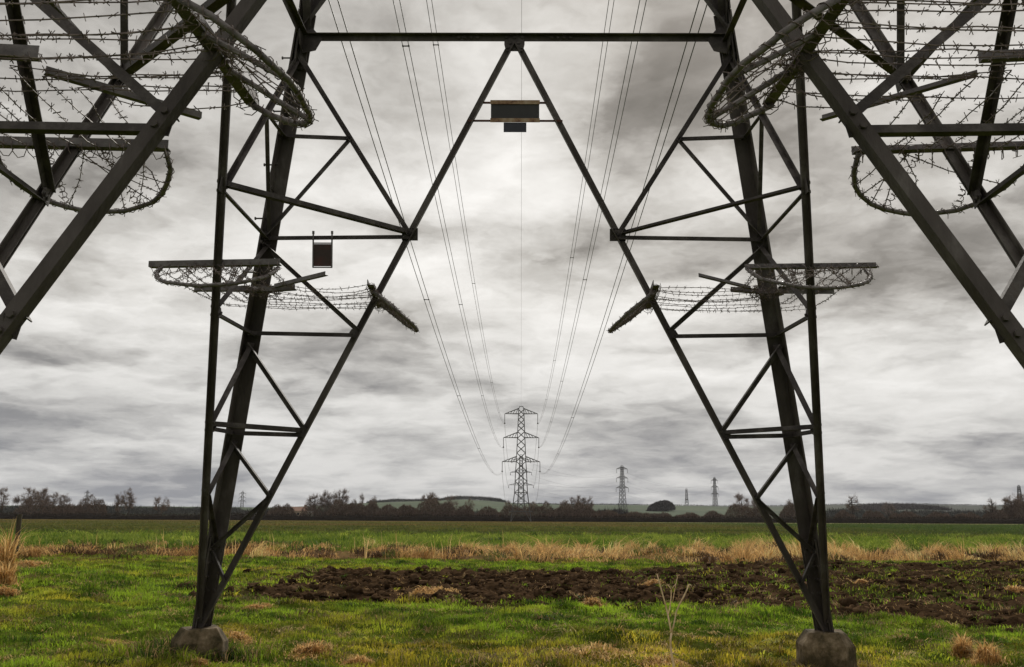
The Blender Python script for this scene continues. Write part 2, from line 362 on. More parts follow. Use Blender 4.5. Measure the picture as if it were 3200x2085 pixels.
# ------------------------------------------------------------------ the near pylon
A0, AT, H = 3.5, 2.4457, 6.5958
K = (A0-AT)/H
LEV = (5.488, 4.39, 3.285, 2.18, 1.49)
def hw(z):
    if z <= H: return A0 - K*z
    if z <= 22: return AT + (1.42-AT)*(z-H)/(22-H)
    return 1.42 + (.75-1.42)*(z-22)/(46-22)
def face_n(f, sx, sy): return (0, sy, K) if f == 0 else (sx, 0, K)
def on_leg(sx, sy, z): return Vector((sx*hw(z), sy*hw(z), z))
def on_brace(f, sx, sy, z):
    q = A0*(1-z/H)
    return Vector((sx*q, sy*hw(z), z)) if f == 0 else Vector((sx*hw(z), sy*q, z))
pyl = empty('lattice_pylon'); tag(pyl, 'huge dark steel lattice pylon standing astride the view on concrete feet', 'pylon', None)
def inset(p, n, d): return p - Vector(n).normalized()*d
for sx in (-1, 1):
    for sy in (-1, 1):
        b = MB(); wl = .165; t = .018
        # main leg: equal angle with its heel outwards
        def leg_seg(z0, z1, wl, t, off=0):
            fl = lambda z: Vector((sx, sy, 0))*.06*max(0, 1-z/H)           # the real leg splays a little towards its foot
            a, c = on_leg(sx, sy, z0)+fl(z0), on_leg(sx, sy, z1)+fl(z1)
            d = (c-a).normalized(); S = Vector((-sx, 0, 0)); S = (S-d*S.dot(d)).normalized(); T = Vector((0, -sy, 0)); T = (T-d*T.dot(d)).normalized()
            pr = [(off, off), (wl, off), (wl, off+t), (off+t, off+t), (off+t, wl), (off, wl)]
            if sx*sy < 0: pr = pr[::-1]
            b.prism(a, c, pr, S, T)
        fl0 = lambda z: Vector((sx, sy, 0))*.06*max(0, 1-z/H)
        leg_seg(-.08, H+.3, wl, t); leg_seg(H+.3, 22, .16, .016); leg_seg(22, 46, .12, .014)
        leg_seg(.02, 1.05, wl-.02, .02, t+.003)                       # inner splice angle at the foot
        leg_seg(H-.35, H+.9, wl-.03, .02, t+.003)
        for zz in np.arange(.14, 1.0, .15):
            for q in (.07, .135):
                p = on_leg(sx, sy, zz) + fl0(zz)
                b.bolt(p + Vector((-sx*q, -sy*(t+.024), 0)), (0, -sy, 0), .016, .014)
                b.bolt(p + Vector((-sx*(t+.024), -sy*q, 0)), (-sx, 0, 0), .016, .014)
        b.build('main_leg', STEEL, pyl)
        for f in (0, 1):
            n = face_n(f, sx, sy); side = sx*sy*(1 if f == 0 else -1)
            io = .03 if f == 0 and sy > 0 else -.012; sh = Vector((sx*(.035 if sy < 0 else 0), 0, 0)) if f == 0 else Vector((sx*.03, 0, 0))
            b = MB(); (b.angle if f == 0 else b.tee)(inset(on_leg(sx, sy, .02), n, io) + sh, inset(on_brace(f, sx, sy, H-.06), n, io) + sh*.6, .074, .010, n, side if f == 0 else -side, .08 if f == 0 else .065)
            # heads of the bolts in the joints of the brace
            d = (on_brace(f, sx, sy, H)-on_leg(sx, sy, 0)).normalized()
            for z in LEV[1:]:
                p = inset(on_brace(f, sx, sy, z), n, io+.012) + sh*.7
                for k in (-.045, .045):
                    b.bolt(p + d*k, tuple(-Vector(n)), .02, .02); b.bolt(p + d*k + Vector(n).normalized()*.012, n, .02, .02)
            b.build('diagonal_brace', STEEL, pyl)
            def strut(p, q, wd=.046, sd=1, name='strut'):
                b = MB(); b.angle(inset(p, n, .045 if f == 0 else .02), inset(q, n, .045 if f == 0 else .02), wd, .007, n, sd*side); return b.build(name, STEEL2, pyl)
            B = lambda z: on_brace(f, sx, sy, z) + (sh if f == 1 else Vector((0, 0, 0)))
            Lg = lambda z: on_leg(sx, sy, z)
            top, d1 = Lg(H-.15), B(LEV[1])
            strut(top, d1, .055)
            midp = top.lerp(d1, .48)
            strut(Lg(LEV[0]), midp); strut(midp, Lg(LEV[1]-.02), .046, -1)
            strut(Lg(LEV[1]-.05), B(LEV[1]-.03)); strut(Lg(LEV[1]-.12), B(LEV[2]+.03), .055, -1)
            strut(Lg(LEV[2]), B(LEV[2]-.02)); strut(Lg(LEV[2]-.12), B(LEV[3]+.03), .06, -1)
            strut(Lg(LEV[3]), B(LEV[3]-.02)); strut(Lg(LEV[3]-.1), B(LEV[4]-.01), .055, -1)
            strut(B(LEV[4]-.02), Lg(.9), .05) 
            if f == 0: strut(Lg(.88), B(.55), .045, -1)
            # small gusset at the brace joint
            for zg in (LEV[2], LEV[3]):
                b = MB(); p = inset(B(zg), n, .056); u = Vector((sx, 0, 0)) if f == 0 else Vector((0, sy, 0)); v = Vector((0, 0, 1))
                b.plate([p+u*.0-v*.06, p+u*.07-v*.04, p+u*.09+v*.0, p+u*.06+v*.05, p-u*.03+v*.06], .007, n)
                for q in ((.03, -.015), (.06, .0)): b.bolt(p+u*q[0]+v*q[1]-Vector(n).normalized()*.004, tuple(-Vector(n)), .014, .013)
                b.build('gusset_plate', STEEL2, pyl)
            b = MB(); p = inset(B(LEV[1]), n, .036); u = Vector((1, 0, 0)) if f == 0 else Vector((0, 1, 0)); v = Vector(n).normalized().cross(u)
            b.plate([p-u*.09-v*.07, p+u*.09-v*.07, p+u*.09+v*.07, p-u*.09+v*.07], .008, n)
            b.build('gusset_plate', STEEL2, pyl)
        for z in (LEV[1], LEV[3]):
            b = MB(); p, q = on_brace(0, sx, sy, z), on_brace(1, sx, sy, z)
            b.angle(p + (q-p)*.015, q + (p-q)*.015, .068, .007, (0, 0, -1), 1, .05); b.build('plan_brace', STEEL2, pyl)
        # concrete muff round the foot
        b = MB(); c0 = Vector((sx*A0 - sx*.02, sy*A0 - sy*.02, 0)); vs_ = []; rings = [(-.75, .30), (-.30, .298), (-.11, .295), (-.092, .285), (.015, .215), (.03, .20)]
        for zz, rr in rings:
            for k in range(8):
                a = 2*math.pi*k/8 + .39 + .03*sx; q = rr/math.cos(math.pi/8)*(1 + .02*math.sin(k*5+sx))*(1.0 if k % 2 else .97)
                vs_.append(c0 + Vector((math.cos(a)*q, math.sin(a)*q, zz + .012*math.sin(k*2.3+sx))))
        nr = len(rings)
        b.add(vs_, [(r*8+k, r*8+(k+1) % 8, (r+1)*8+(k+1) % 8, (r+1)*8+k) for r in range(nr-1) for k in range(8)] + [tuple((nr-1)*8+k for k in range(8))])
        b.build('concrete_footing', CONC, pyl)
# horizontals at the top of the leg panel
for f in (0, 1):
    for s in (-1, 1):
        n = (0, s, K) if f == 0 else (s, 0, K); b = MB()
        p, q = (on_leg(-1, s, H), on_leg(1, s, H)) if f == 0 else (on_leg(s, -1, H), on_leg(s, 1, H))
        b.angle(inset(p, n, .03), inset(q, n, .03), .075, .009, n, 1); 
        e = (q-p).normalized(); mid = inset((p+q)/2, n, .025); mid2 = inset((p+q)/2, n, .052)
        b.bar(mid-e*.24+Vector((0, 0, .035)), mid+e*.24+Vector((0, 0, .035)), .02, .03, n)
        for x in (-.63, -.56, -.49, -.42, .42, .49, .56, .63): b.bolt(mid2+e*x, tuple(-Vector(n)), .017, .016)
        b.build('horizontal_beam', STEEL, pyl)
        b = MB(); v = Vector((0, 0, 1)); g = inset((p+q)/2, n, .048)
        b.plate([g-e*.115+v*.03, g+e*.115+v*.03, g+e*.115-v*.085, g+e*.095-v*.165, g-e*.095-v*.165, g-e*.115-v*.085], .01, n)
        for x, z in ((-.075, -.12), (.075, -.12), (-.05, -.065), (.05, -.065), (-.09, 0), (0, 0), (.09, 0)): b.bolt(inset(g, n, .006)+e*x+v*z, tuple(-Vector(n)), .017, .018)
        b.build('gusset_plate', STEEL2, pyl)
        for sgn in (-1, 1):                                                       # corner gussets
            b = MB(); c = inset(p if sgn < 0 else q, n, .05); ee = e*(1 if sgn < 0 else -1)
            b.plate([c+ee*.0+v*.14, c+ee*.15+v*.12, c+ee*.27-v*.02, c+ee*.2-v*.16, c+ee*.03-v*.2], .01, n); b.build('gusset_plate', STEEL2, pyl)
# the body above the frame of the photograph, its arms and its insulators
zs = [H+.1, 13.2, 18, 22, 26, 30.5, 35, 39.5, 44]
for f in (0, 1):
    for s in (-1, 1):
        n = (0, s, .05) if f == 0 else (s, 0, .05)
        for z0, z1 in zip(zs[:-1], zs[1:]):
            for q in (-1, 1):
                p, r = (on_leg(q, s, z0), on_leg(-q, s, z1)) if f == 0 else (on_leg(s, q, z0), on_leg(s, -q, z1))
                b = MB(); b.angle(inset(p, n, .03+.012*(q > 0)), inset(r, n, .03+.012*(q > 0)), .09 if z0 < 13 else .07, .009, n, q); b.build('body_brace', STEEL2, pyl)
ARMS = [(22.8, (-7.0, 6.89)), (31.4, (-6.5, 6.4)), (39.8, (-6.09, 5.92))]
for zi, xs in ARMS:
    for xx in xs:
        b = MB(); s = 1 if xx > 0 else -1; za = zi+4.0; tip = Vector((xx, 0, za))
        for q in (-1, 1):
            b.angle(Vector((s*hw(za), q*hw(za), za)), tip, .09, .01, (0, q, 0)); b.angle(Vector((s*hw(za+2), q*hw(za+2), za+2)), tip, .08, .01, (0, q, 0), -1)
            for u in (.25, .5, .75):
                a = Vector((s*hw(za), q*hw(za), za)).lerp(tip, u); c = Vector((s*hw(za+2), q*hw(za+2), za+2)).lerp(tip, u); b.bar(a, c, .05, .05)
        b.build('cross_arm', STEEL2, pyl)
        b = MB(); b.tube([(xx, 0, za-.01), (xx, 0, zi)], .05, 6)
        for k in range(18): b.tube([(xx, 0, za-.5-k*.17), (xx, 0, za-.55-k*.17), (xx, 0, za-.6-k*.17)], [.05, .13, .05], 8)
        b.build('insulator_string', INSUL, pyl)
b = MB()
for q in (-1, 1):
    for r in (-1, 1): b.angle((q*hw(46), r*hw(46), 46), (0, 0, 47.6), .08, .01, (q, 0, 0))
b.build('peak', STEEL2, pyl)
for k in range(9):                                                               # step bolts up the far left leg
    z = 3.95 + k*.3; p = on_leg(-1, 1, z); b = MB(); d = Vector((-1, 0, 0)) if k % 2 == 0 else Vector((0, -1, 0))
    b.tube([p + Vector((.02, -.06, 0)), p + Vector((.02, -.06, 0)) + d*.15], .009, 6); b.tube([p + Vector((.02, -.06, 0)) + d*.15, p + Vector((.02, -.06, 0)) + d*.165], .018, 6)
    b.build('step_bolt', STEEL2, pyl)

# ------------------------------------------------------------------ signs hung on the pylon
ny_ = 1/math.sqrt(1+K*K); bn = Vector((0, ny_, K*ny_))
def bk(x, z, off=0.07):                                                            # a point just inside the back face
    return Vector((x, hw(z), z)) - bn*off
sg = empty('number_sign', bk(.01, 5.77)); tag(sg, 'dark oblong plate on rusty rails fixed high between the two sloping braces', 'sign')
def rel(o, p): return Vector(p) - o.location
def sq(b, o, x0, x1, z0, z1, t, off):
    b.plate([rel(o, bk(x0, z0, off)), rel(o, bk(x1, z0, off)), rel(o, bk(x1, z1, off)), rel(o, bk(x0, z1, off))], t, bn)
b = MB(); sq(b, sg, -.262, .282, 5.665, 5.845, .006, .085); b.build('plate', SIGN, sg)
for z in (5.857, 5.655):
    b = MB(); sq(b, sg, -.268, .288, z-.022, z+.022, .012, .097); b.build('rail', RUSTY, sg)
    ex = .36 if z > 5.8 else .535
    b = MB(); b.bar(rel(sg, bk(.01-ex, z, .07)), rel(sg, bk(.01+ex, z, .07)), .022, .012, bn); b.build('mounting_bar', RUST, sg)
b = MB(); sq(b, sg, -.118, .138, 5.525, 5.632, .006, .085); b.build('lower_tab', SIGNB, sg)
dg = empty('warning_sign', bk(-2.15, 4.14)); tag(dg, 'square plate with dark red back hung by two straps from a horizontal strut', 'sign')
x0, x1, z0, z1 = -2.258, -2.035, 4.015, 4.285
b = MB(); sq(b, dg, x0+.012, x1-.012, z0+.012, z1-.01, .004, .07); b.build('plate', SIGNR, dg)
for xa in (x0+.006, x1-.006):
    b = MB(); b.bar(rel(dg, bk(xa, z0, .075)), rel(dg, bk(xa, 4.415, .075)), .016, .012, bn); b.bar(rel(dg, bk(xa, 4.385, .07)), rel(dg, bk(xa, 4.42, .07)), .022, .03, bn); b.build('strap', GALV, dg)
for zz in (z0, z1):
    b = MB(); b.bar(rel(dg, bk(x0, zz, .072)), rel(dg, bk(x1, zz, .072)), .013, .01, bn); b.build('frame', GALV, dg)

# ------------------------------------------------------------------ anti-climbing guards
ZG = 3.69; HG = hw(ZG); BX = A0*(1-ZG/H)
def barbed(b, pts, r=.0038, gap=.075, barb=.028):
    b.tube(pts, r, 4)
    acc = random.random()*gap
    for p, q in zip(pts[:-1], pts[1:]):
        p, q = Vector(p), Vector(q); l = (q-p).length
        while acc < l:
            c = p.lerp(q, acc/l)
            for k in range(2):
                v = Vector((random.gauss(0, 1), random.gauss(0, 1), random.gauss(0, 1))).normalized()*barb*random.uniform(.7, 1.1)
                b.tube([c-v, c+v], .0027, 3)
            acc += gap*random.uniform(.8, 1.2)
        acc -= l
def wrap(b, pts, r, turns_per_m=13, wr=.0036):
    """barbed wire wound round a bar"""
    out = []; tot = 0; u = None
    for p, q in zip(pts[:-1], pts[1:]):
        p, q = Vector(p), Vector(q); d = (q-p); l = d.length; d.normalize()
        if u is None: u = d.orthogonal().normalized()
        u = (u-d*u.dot(d)).normalized(); v = d.cross(u); n = max(2, int(l*turns_per_m*7))
        for k in range(n):
            a = (tot + l*k/n)*turns_per_m*2*math.pi
            out.append(p.lerp(q, k/n) + (u*math.cos(a)+v*math.sin(a))*r*random.uniform(.95, 1.25))
        tot += l
    b.tube(out, wr, 3)
    for k in range(3, len(out), 4):
        v = Vector((random.gauss(0, 1), random.gauss(0, 1), random.gauss(0, 1))).normalized()*.028; b.tube([out[k]-v, out[k]+v], .0027, 3)
def jit(s): return Vector((random.uniform(-s, s), random.uniform(-s, s), random.uniform(-s, s)*.6))
GUARD = {(-1, 1): ('barbed wire climbing guard round the far left leg, below the small square sign', 1.0), (1, 1): ('barbed wire climbing guard round the far right leg, looped bar beyond the leg', 1.0),
         (-1, -1): ('large barbed wire climbing guard overhead at upper left with a hanging loop', 1.0), (1, -1): ('large barbed wire climbing guard overhead at upper right with coiled bars', 1.0)}
for (sx, sy), (lab, _) in GUARD.items():
    org = Vector((sx*HG, sy*HG, ZG)); g = empty('climbing_guard', org); tag(g, lab, 'barbed guard', 'anti-climbing guards on the pylon legs')
    def W(u, v, dz=0, f=0):
        """u: from the tower axis along the face, v: outwards from the face"""
        p = Vector((sx*u, sy*(HG+v), ZG+dz)) if f == 0 else Vector((sx*(HG+v), sy*u, ZG+dz))
        return p - org
    # corner spreader on the bisector
    b = MB(); b.angle(Vector((-sx*.98, -sy*.92, .02)), Vector((-sx*.30, -sy*.32, .03)), .042, .005, (0, 0, -1)); b.build('spreader_bar', GALV, g)
    if sy > 0:
        b = MB(); b.angle(Vector((-sx*.52, -sy*.30, .01)), Vector((sx*.06, -sy*.22, -.01)), .06, .006, (0, 0, -1)); b.build('leg_bracket', GALV, g)
        b = MB(); b.angle(Vector((sx*.0, -sy*.26, .03)), Vector((sx*.60, -sy*.30, .02)), .07, .006, (0, sy, 0)); b.build('leg_bracket', GALV, g)
    else:
        b = MB(); b.angle(Vector((-sx*.39, -sy*.09, .0)), Vector((sx*.60, -sy*.03, .02)), .05, .006, (0, 0, -1), 1, .07); b.build('leg_bracket', GALV, g)
    b = MB(); b.angle(Vector((sx*.02, sy*.05, .0)), Vector((sx*.05, sy*.56, .03)), .055, .006, (0, 0, -1)); b.build('leg_bracket', GALV, g)
    for f in (0, 1):
        tilt = random.uniform(-.02, .02)
        a, c = W(BX-.02, -.62, tilt, f), W(BX+.05, .70 if f == 1 else .60, -tilt, f)
        b = MB(); b.angle(a, c, .07, .007, (0, 0, -1), 1, .06)
        b.build('bracket', GALV, g)
        b = MB(); wrap(b, [a.lerp(c, k/9) + Vector((0, 0, -.012)) for k in range(10)], .05, 11); b.build('wire_wrap', WIRE, g)
        # loop: a flat bar bent out towards the middle of the face
        lp = []
        for k in range(15):
            t = math.pi*k/14; bu = math.sin(t)**.8; back = f == 0 and sy > 0; lp.append(W(BX-.0-(.46 if back else .48 if sy < 0 else .53)*bu, -(.42 if back else .58)*math.cos(t) - .02, -.015-(.36 if back else .27 if sy < 0 else .31)*bu, f) + jit(.008))
        b = MB(); b.tube(lp, .018, 6); lo = b.build('guard_loop', WRAP, g, True)
        b = MB(); wrap(b, lp, .022, 13); b.build('wire_wrap', WIRE, g)
        for kk, q in ((5, -.18), (9, .2)):
            e = lp[kk]; s0 = W(BX, q, 0, f); st = [s0.lerp(e, u)+jit(.006) for u in (0, .33, .66, 1)]
            if f == 0:
                b = MB(); b.tube(st, .015, 6); b.build('loop_stay', WRAP, g)
            b = MB(); wrap(b, st, .019, 14 if f == 0 else 20); b.build('wire_wrap', WIRE, g)
        if f == 0 and sy > 0:
            b = MB()
            for k in range(1, 14):
                q0 = W(BX-.02, -.42*math.cos(math.pi*k/14) - .02, -.015, 0); barbed(b, [q0 + jit(.02), q0.lerp(lp[k], .5) + jit(.025), lp[k]], .006, .05)
            b.build('barbed_wire', WIRE, g)
        # loose tangles between the bracket and the loop
        b = MB()
        for _ in range(7):
            e = random.choice(lp[2:-2]); s0 = W(BX, random.uniform(-.5, .5), .01, f); barbed(b, [s0, s0.lerp(e, .5)+jit(.05), e])
        b.build('barbed_wire', WIRE, g)
    # strands from bracket to corner to bracket
    for k in range(10):
        o = -.56 + k*1.12/9
        if abs(o) < .05: o = .07
        cz = random.uniform(-.03, .03); cor = Vector((sx*(o*1.0 if o < 0 else o*.95), sy*(o if o < 0 else o*.95), cz))
        p0 = W(BX, o + random.uniform(-.045, .045), 0, 0); p1 = W(BX, o + random.uniform(-.045, .045), 0, 1)
        def sag(a, c, n=5):
            s = random.uniform(.0, .075)
            return [a.lerp(c, u/n) + Vector((0, 0, -s*4*(u/n)*(1-u/n))) + jit(.014) for u in range(n+1)]
        b = MB(); barbed(b, sag(p0, cor) + sag(cor, p1)[1:]); b.build('barbed_wire', WIRE, g)
        if sy < 0 and k % 2 == 0:                                # near guards: strands carry on past the corner
            b = MB(); barbed(b, sag(W(BX, o+.05, .02, 0), Vector((sx*.75, sy*(o+.05), .02)), 8)); b.build('barbed_wire', WIRE, g)
    if sy > 0:
        b = MB(); barbed(b, [Vector((-sx*.2, -sy*.2, .01)) + jit(.14) for _ in range(26)], .0035, .05); barbed(b, [Vector((-sx*.05, -sy*.35, -.02)) + jit(.12) for _ in range(20)], .0035, .05); b.build('wire_tangle', WIRE, g)
    else:
        b = MB(); barbed(b, [W(BX-.02, -.1, 0, 0) + jit(.10) for _ in range(24)], .0032, .05); b.build('wire_tangle', WIRE, g)

# ------------------------------------------------------------------ distant pylons
def far_pylon(label, base, top_z, rz, arm_w, arm_z, leg_t, br_t, ext=0, cat='pylon', ins=3.7, waist=None, group='pylons of the line running away'):
    o = empty('distant_pylon', base, rz); tag(o, label, cat, group)
    Hh = top_z
    ws = waist or [(0, 3.6), (10.2*Hh/41, 2.3), (17.7*Hh/41, 1.95), (22.6*Hh/41, 1.62), (31.1*Hh/41, 1.3), (Hh-1.0, .92)]
    def hwf(z): return float(np.interp(z, [a for a, _ in ws], [b for _, b in ws]))
    for sx in (-1, 1):
        for sy in (-1, 1):
            b = MB()
            for (za, wa), (zb, wb) in zip(ws[:-1], ws[1:]): b.bar((sx*wa, sy*wa, za), (sx*wb, sy*wb, zb), leg_t, leg_t, (0, 1, 0))
            b.build('leg', FAR, o)
    zl = [0, 6.4*Hh/41, 10.2*Hh/41]; z = zl[-1]
    while z < Hh-1.5: z += hwf(z)*1.75; zl.append(min(z, Hh-1))
    for s in (-1, 1):
        for f in (0, 1):
            b = MB()
            P = lambda q, z: (q*hwf(z), s*hwf(z), z) if f == 0 else (s*hwf(z), q*hwf(z), z)
            for j, (za, zb) in enumerate(zip(zl[:-1], zl[1:])):
                if j == 0:
                    for q in (-1, 1): b.bar(P(q, za), P(0, zb), br_t, br_t); b.bar(P(q, za+3), P(q*.5, (za+zb)/2), br_t*.8, br_t*.8)
                    b.bar(P(-1, zb), P(1, zb), br_t, br_t)
                else:
                    for q in (-1, 1): b.bar(P(q, za), P(-q, zb), br_t, br_t)
                    if j == 1: b.bar(P(-1, zb), P(1, zb), br_t*1.2, br_t*1.2)
            b.build('lattice_face', FAR, o)
    b = MB(); z = 3.7*Hh/41; w2 = hwf(z)+.9
    for s in (-1, 1): b.bar((-w2, s*w2, z), (w2, s*w2, z), br_t, .35); b.bar((s*w2, -w2, z), (s*w2, w2, z), br_t, .35)
    b.build('climbing_guard_frame', FAR, o)
    b = MB(); wt = hwf(Hh-1)
    for s in (-1, 1):
        for q in (-1, 1): b.bar((s*wt, q*wt, Hh-1), (s*wt*.65, q*wt*.3, Hh), br_t, br_t)
        b.bar((-wt*.65, s*wt*.3, Hh), (wt*.65, s*wt*.3, Hh), br_t, br_t)
    b.build('peak', FAR, o)
    tips = []
    for za, wa in zip(arm_z, arm_w):
        up_ = 1.9
        for s in (-1, 1):
            b = MB(); tip = Vector((s*wa, 0, za))
            for q in (-1, 1):
                lo_ = Vector((s*hwf(za), q*hwf(za), za)); hi_ = Vector((s*hwf(za+up_), q*hwf(za+up_), min(za+up_, Hh)))
                b.bar(lo_, tip, br_t*1.15, br_t*1.15); b.bar(hi_, tip, br_t*1.15, br_t*1.15)
                for u in (.2, .4, .6, .8): b.bar(lo_.lerp(tip, u), hi_.lerp(tip, max(u-.15, 0)), br_t*.7, br_t*.7)
            b.bar((s*hwf(za), -hwf(za), za), (s*hwf(za), hwf(za), za), br_t, br_t)
            b.build('cross_arm', FAR, o)
            b = MB(); b.tube([(s*wa, 0, za), (s*wa, 0, za-ins+.4)], br_t*.75, 5); b.tube([(s*wa, 0, za-ins+.55), (s*wa, 0, za-ins+.1), (s*wa, 0, za-ins)], [br_t, br_t*2.2, br_t*.5], 6); b.build('insulator_string', INSUL, o)
            tips.append(Matrix.Translation(base) @ Matrix.Rotation(rz, 4, 'Z') @ Vector((s*wa, 0, za-ins)))
    return o, tips, Matrix.Translation(base) @ Vector((0, 0, Hh))
Y1 = 335.44
p1 = Vector((1.13, Y1, -2.1))
P1, T1, K1 = far_pylon('tall dark pylon dead ahead in the field, framed by the near one', p1, 41.0, 0, (6.75, 6.35, 5.95), (21.15, 29.75, 38.35), .26, .15)
def place(px, py_base, Y): q = at(px, py_base, Y); return Vector(q)
b2 = place(1628, 1612, 704); b2.z = -2.5
P2, T2, K2 = far_pylon('pylon half hidden behind the tall dark pylon dead ahead', b2, 46, R(6), (9.2, 7.9, 7.0), (23.5, 32.8, 41.8), .34, .2, ins=2.0)
b3 = place(1946, 1600, 890); b3.z = 0
P3, T3, K3 = far_pylon('grey pylon on the horizon right of the central one, left of the copse', b3, 45, R(28), (6.9, 6.4, 6.1), (24, 33, 41.5), .34, .2)
b4 = place(2147, 1600, 1250); b4.z = 2
P4, T4, K4 = far_pylon('faint narrow pylon seen edge on between the copse and the farther pylon', b4, 31, R(84), (6, 5.6, 5.2), (16, 22, 28), .42, .26)
b5 = place(2236, 1600, 1260); b5.z = 2
P5, T5, K5 = far_pylon('small grey pylon on the hill just left of the right sloping brace', b5, 46, R(20), (5.6, 5.2, 5.0), (24, 33, 41.5), .42, .26)
b6 = place(755, 1600, 1500); b6.z = -1
far_pylon('very faint pylon beyond the trees, seen through the left leg', b6, 33, R(10), (5.8, 5.4, 5), (17, 23, 29), .4, .25)
b7 = place(268, 1600, 1700); b7.z = 0
far_pylon('tiny far pylon top above the woods at far left', b7, 36, R(10), (5.8, 5.4, 5), (18, 25, 31), .42, .26)
b8 = place(3191, 1600, 900); b8.z = -2
far_pylon('thin dark pylon top rising behind the bushes at the right edge', b8, 30.5, R(80), (4, 3.6, 3.2), (15, 20.5, 26), .42, .26)

# ------------------------------------------------------------------ conductors
SAG = [7.96, 7.2, 7.8, 7.02, 8.6, 8.46]; nm = ['lower left', 'lower right', 'middle left', 'middle right', 'upper left', 'upper right']
descr = ['outermost pair of twin cables sweeping down from the left side', 'outermost pair of twin cables sweeping down from the right side', 'middle pair of twin cables left of the hanging number sign', 'middle pair of twin cables right of the hanging number sign',
         'innermost faint pair of twin cables left of the central pylon', 'innermost faint pair of twin cables right of the central pylon']
sp_off = [[61, 98, 150, 224], [52, 118, 168, 225], [42, 92, 150, 215, 265], [35, 85, 140, 195, 250, 300], [55, 110, 185, 250], [48, 100, 160, 215, 270]]
def para(a, c, sag, n=48, t0=0, t1=1):
    out = []
    for k in range(n+1):
        t = t0+(t1-t0)*k/n; p = a.lerp(c, t); out.append(p - Vector((0, 0, 4*sag*t*(1-t))))
    return out
starts = [Vector((x, 0, z)) for z, xs in ARMS for x in xs]
ends = [T1[k] for k in range(6)]
for k in range(6):
    a, c = starts[k], ends[k]; o = empty('twin_conductor', a); tag(o, descr[k], 'power cable', 'twin conductors of the overhead line')
    d = (c-a).normalized(); sd_ = Vector((d.y, -d.x, 0))*.17
    path = para(a, c, SAG[k], 64)
    for s in (-1, 1):
        b = MB(); b.tube([p - a + sd_*s for p in path], .023, 5); b.build('cable', COND, o, True)
    for yy in sp_off[k]:
        t = (yy)/(c-a).length; p = a.lerp(c, t) - Vector((0, 0, 4*SAG[k]*t*(1-t))) - a
        b = MB(); dd = Vector((0, .05, 0))
        b.bar(p-sd_*1.25, p+sd_*1.25, .06, .05)
        for s in (-1, 1): b.tube([p+sd_*s-dd*1.6, p+sd_*s+dd*1.6], .045, 6)
        b.build('spacer', STEEL2, o)
a, c = Vector((0, 0, 47.6)), K1
b = MB(); b.tube([p-a for p in para(a, c, 6.5, 48)], .017, 4)
o = b.build('earth_wire', COND, None, loc=a); tag(o, 'single hair-thin earth wire dropping to the top of the central pylon', 'power cable')
desc2 = ['lower left', 'lower right', 'middle left', 'middle right', 'upper left', 'upper right']
for k in range(6):
    a, c = T1[k], T2[k]; b = MB(); b.tube([p-a for p in para(a, c, 10.5, 40)], .055, 4); o = b.build('far_conductor', COND, None, loc=a)
    tag(o, 'faint cable sagging behind the central pylon from its %s insulator' % desc2[k], 'power cable', 'cables behind the central pylon')
    a, c = T2[k], T3[k]; b = MB(); b.tube([p-a for p in para(a, c, 7, 30)], .05, 4); o = b.build('far_conductor', COND, None, loc=a)
    tag(o, 'faint cable sloping right towards the grey pylon at its %s insulator' % desc2[k], 'power cable', 'cables to the grey pylon')
    a, c = T3[k], T5[k]; b = MB(); b.tube([p-a for p in para(a, c, 9, 30)], .05, 4); o = b.build('far_conductor', COND, None, loc=a)
    tag(o, 'very faint cable over the copse leaving the %s insulator of the grey pylon' % desc2[k], 'power cable', 'cables over the copse')

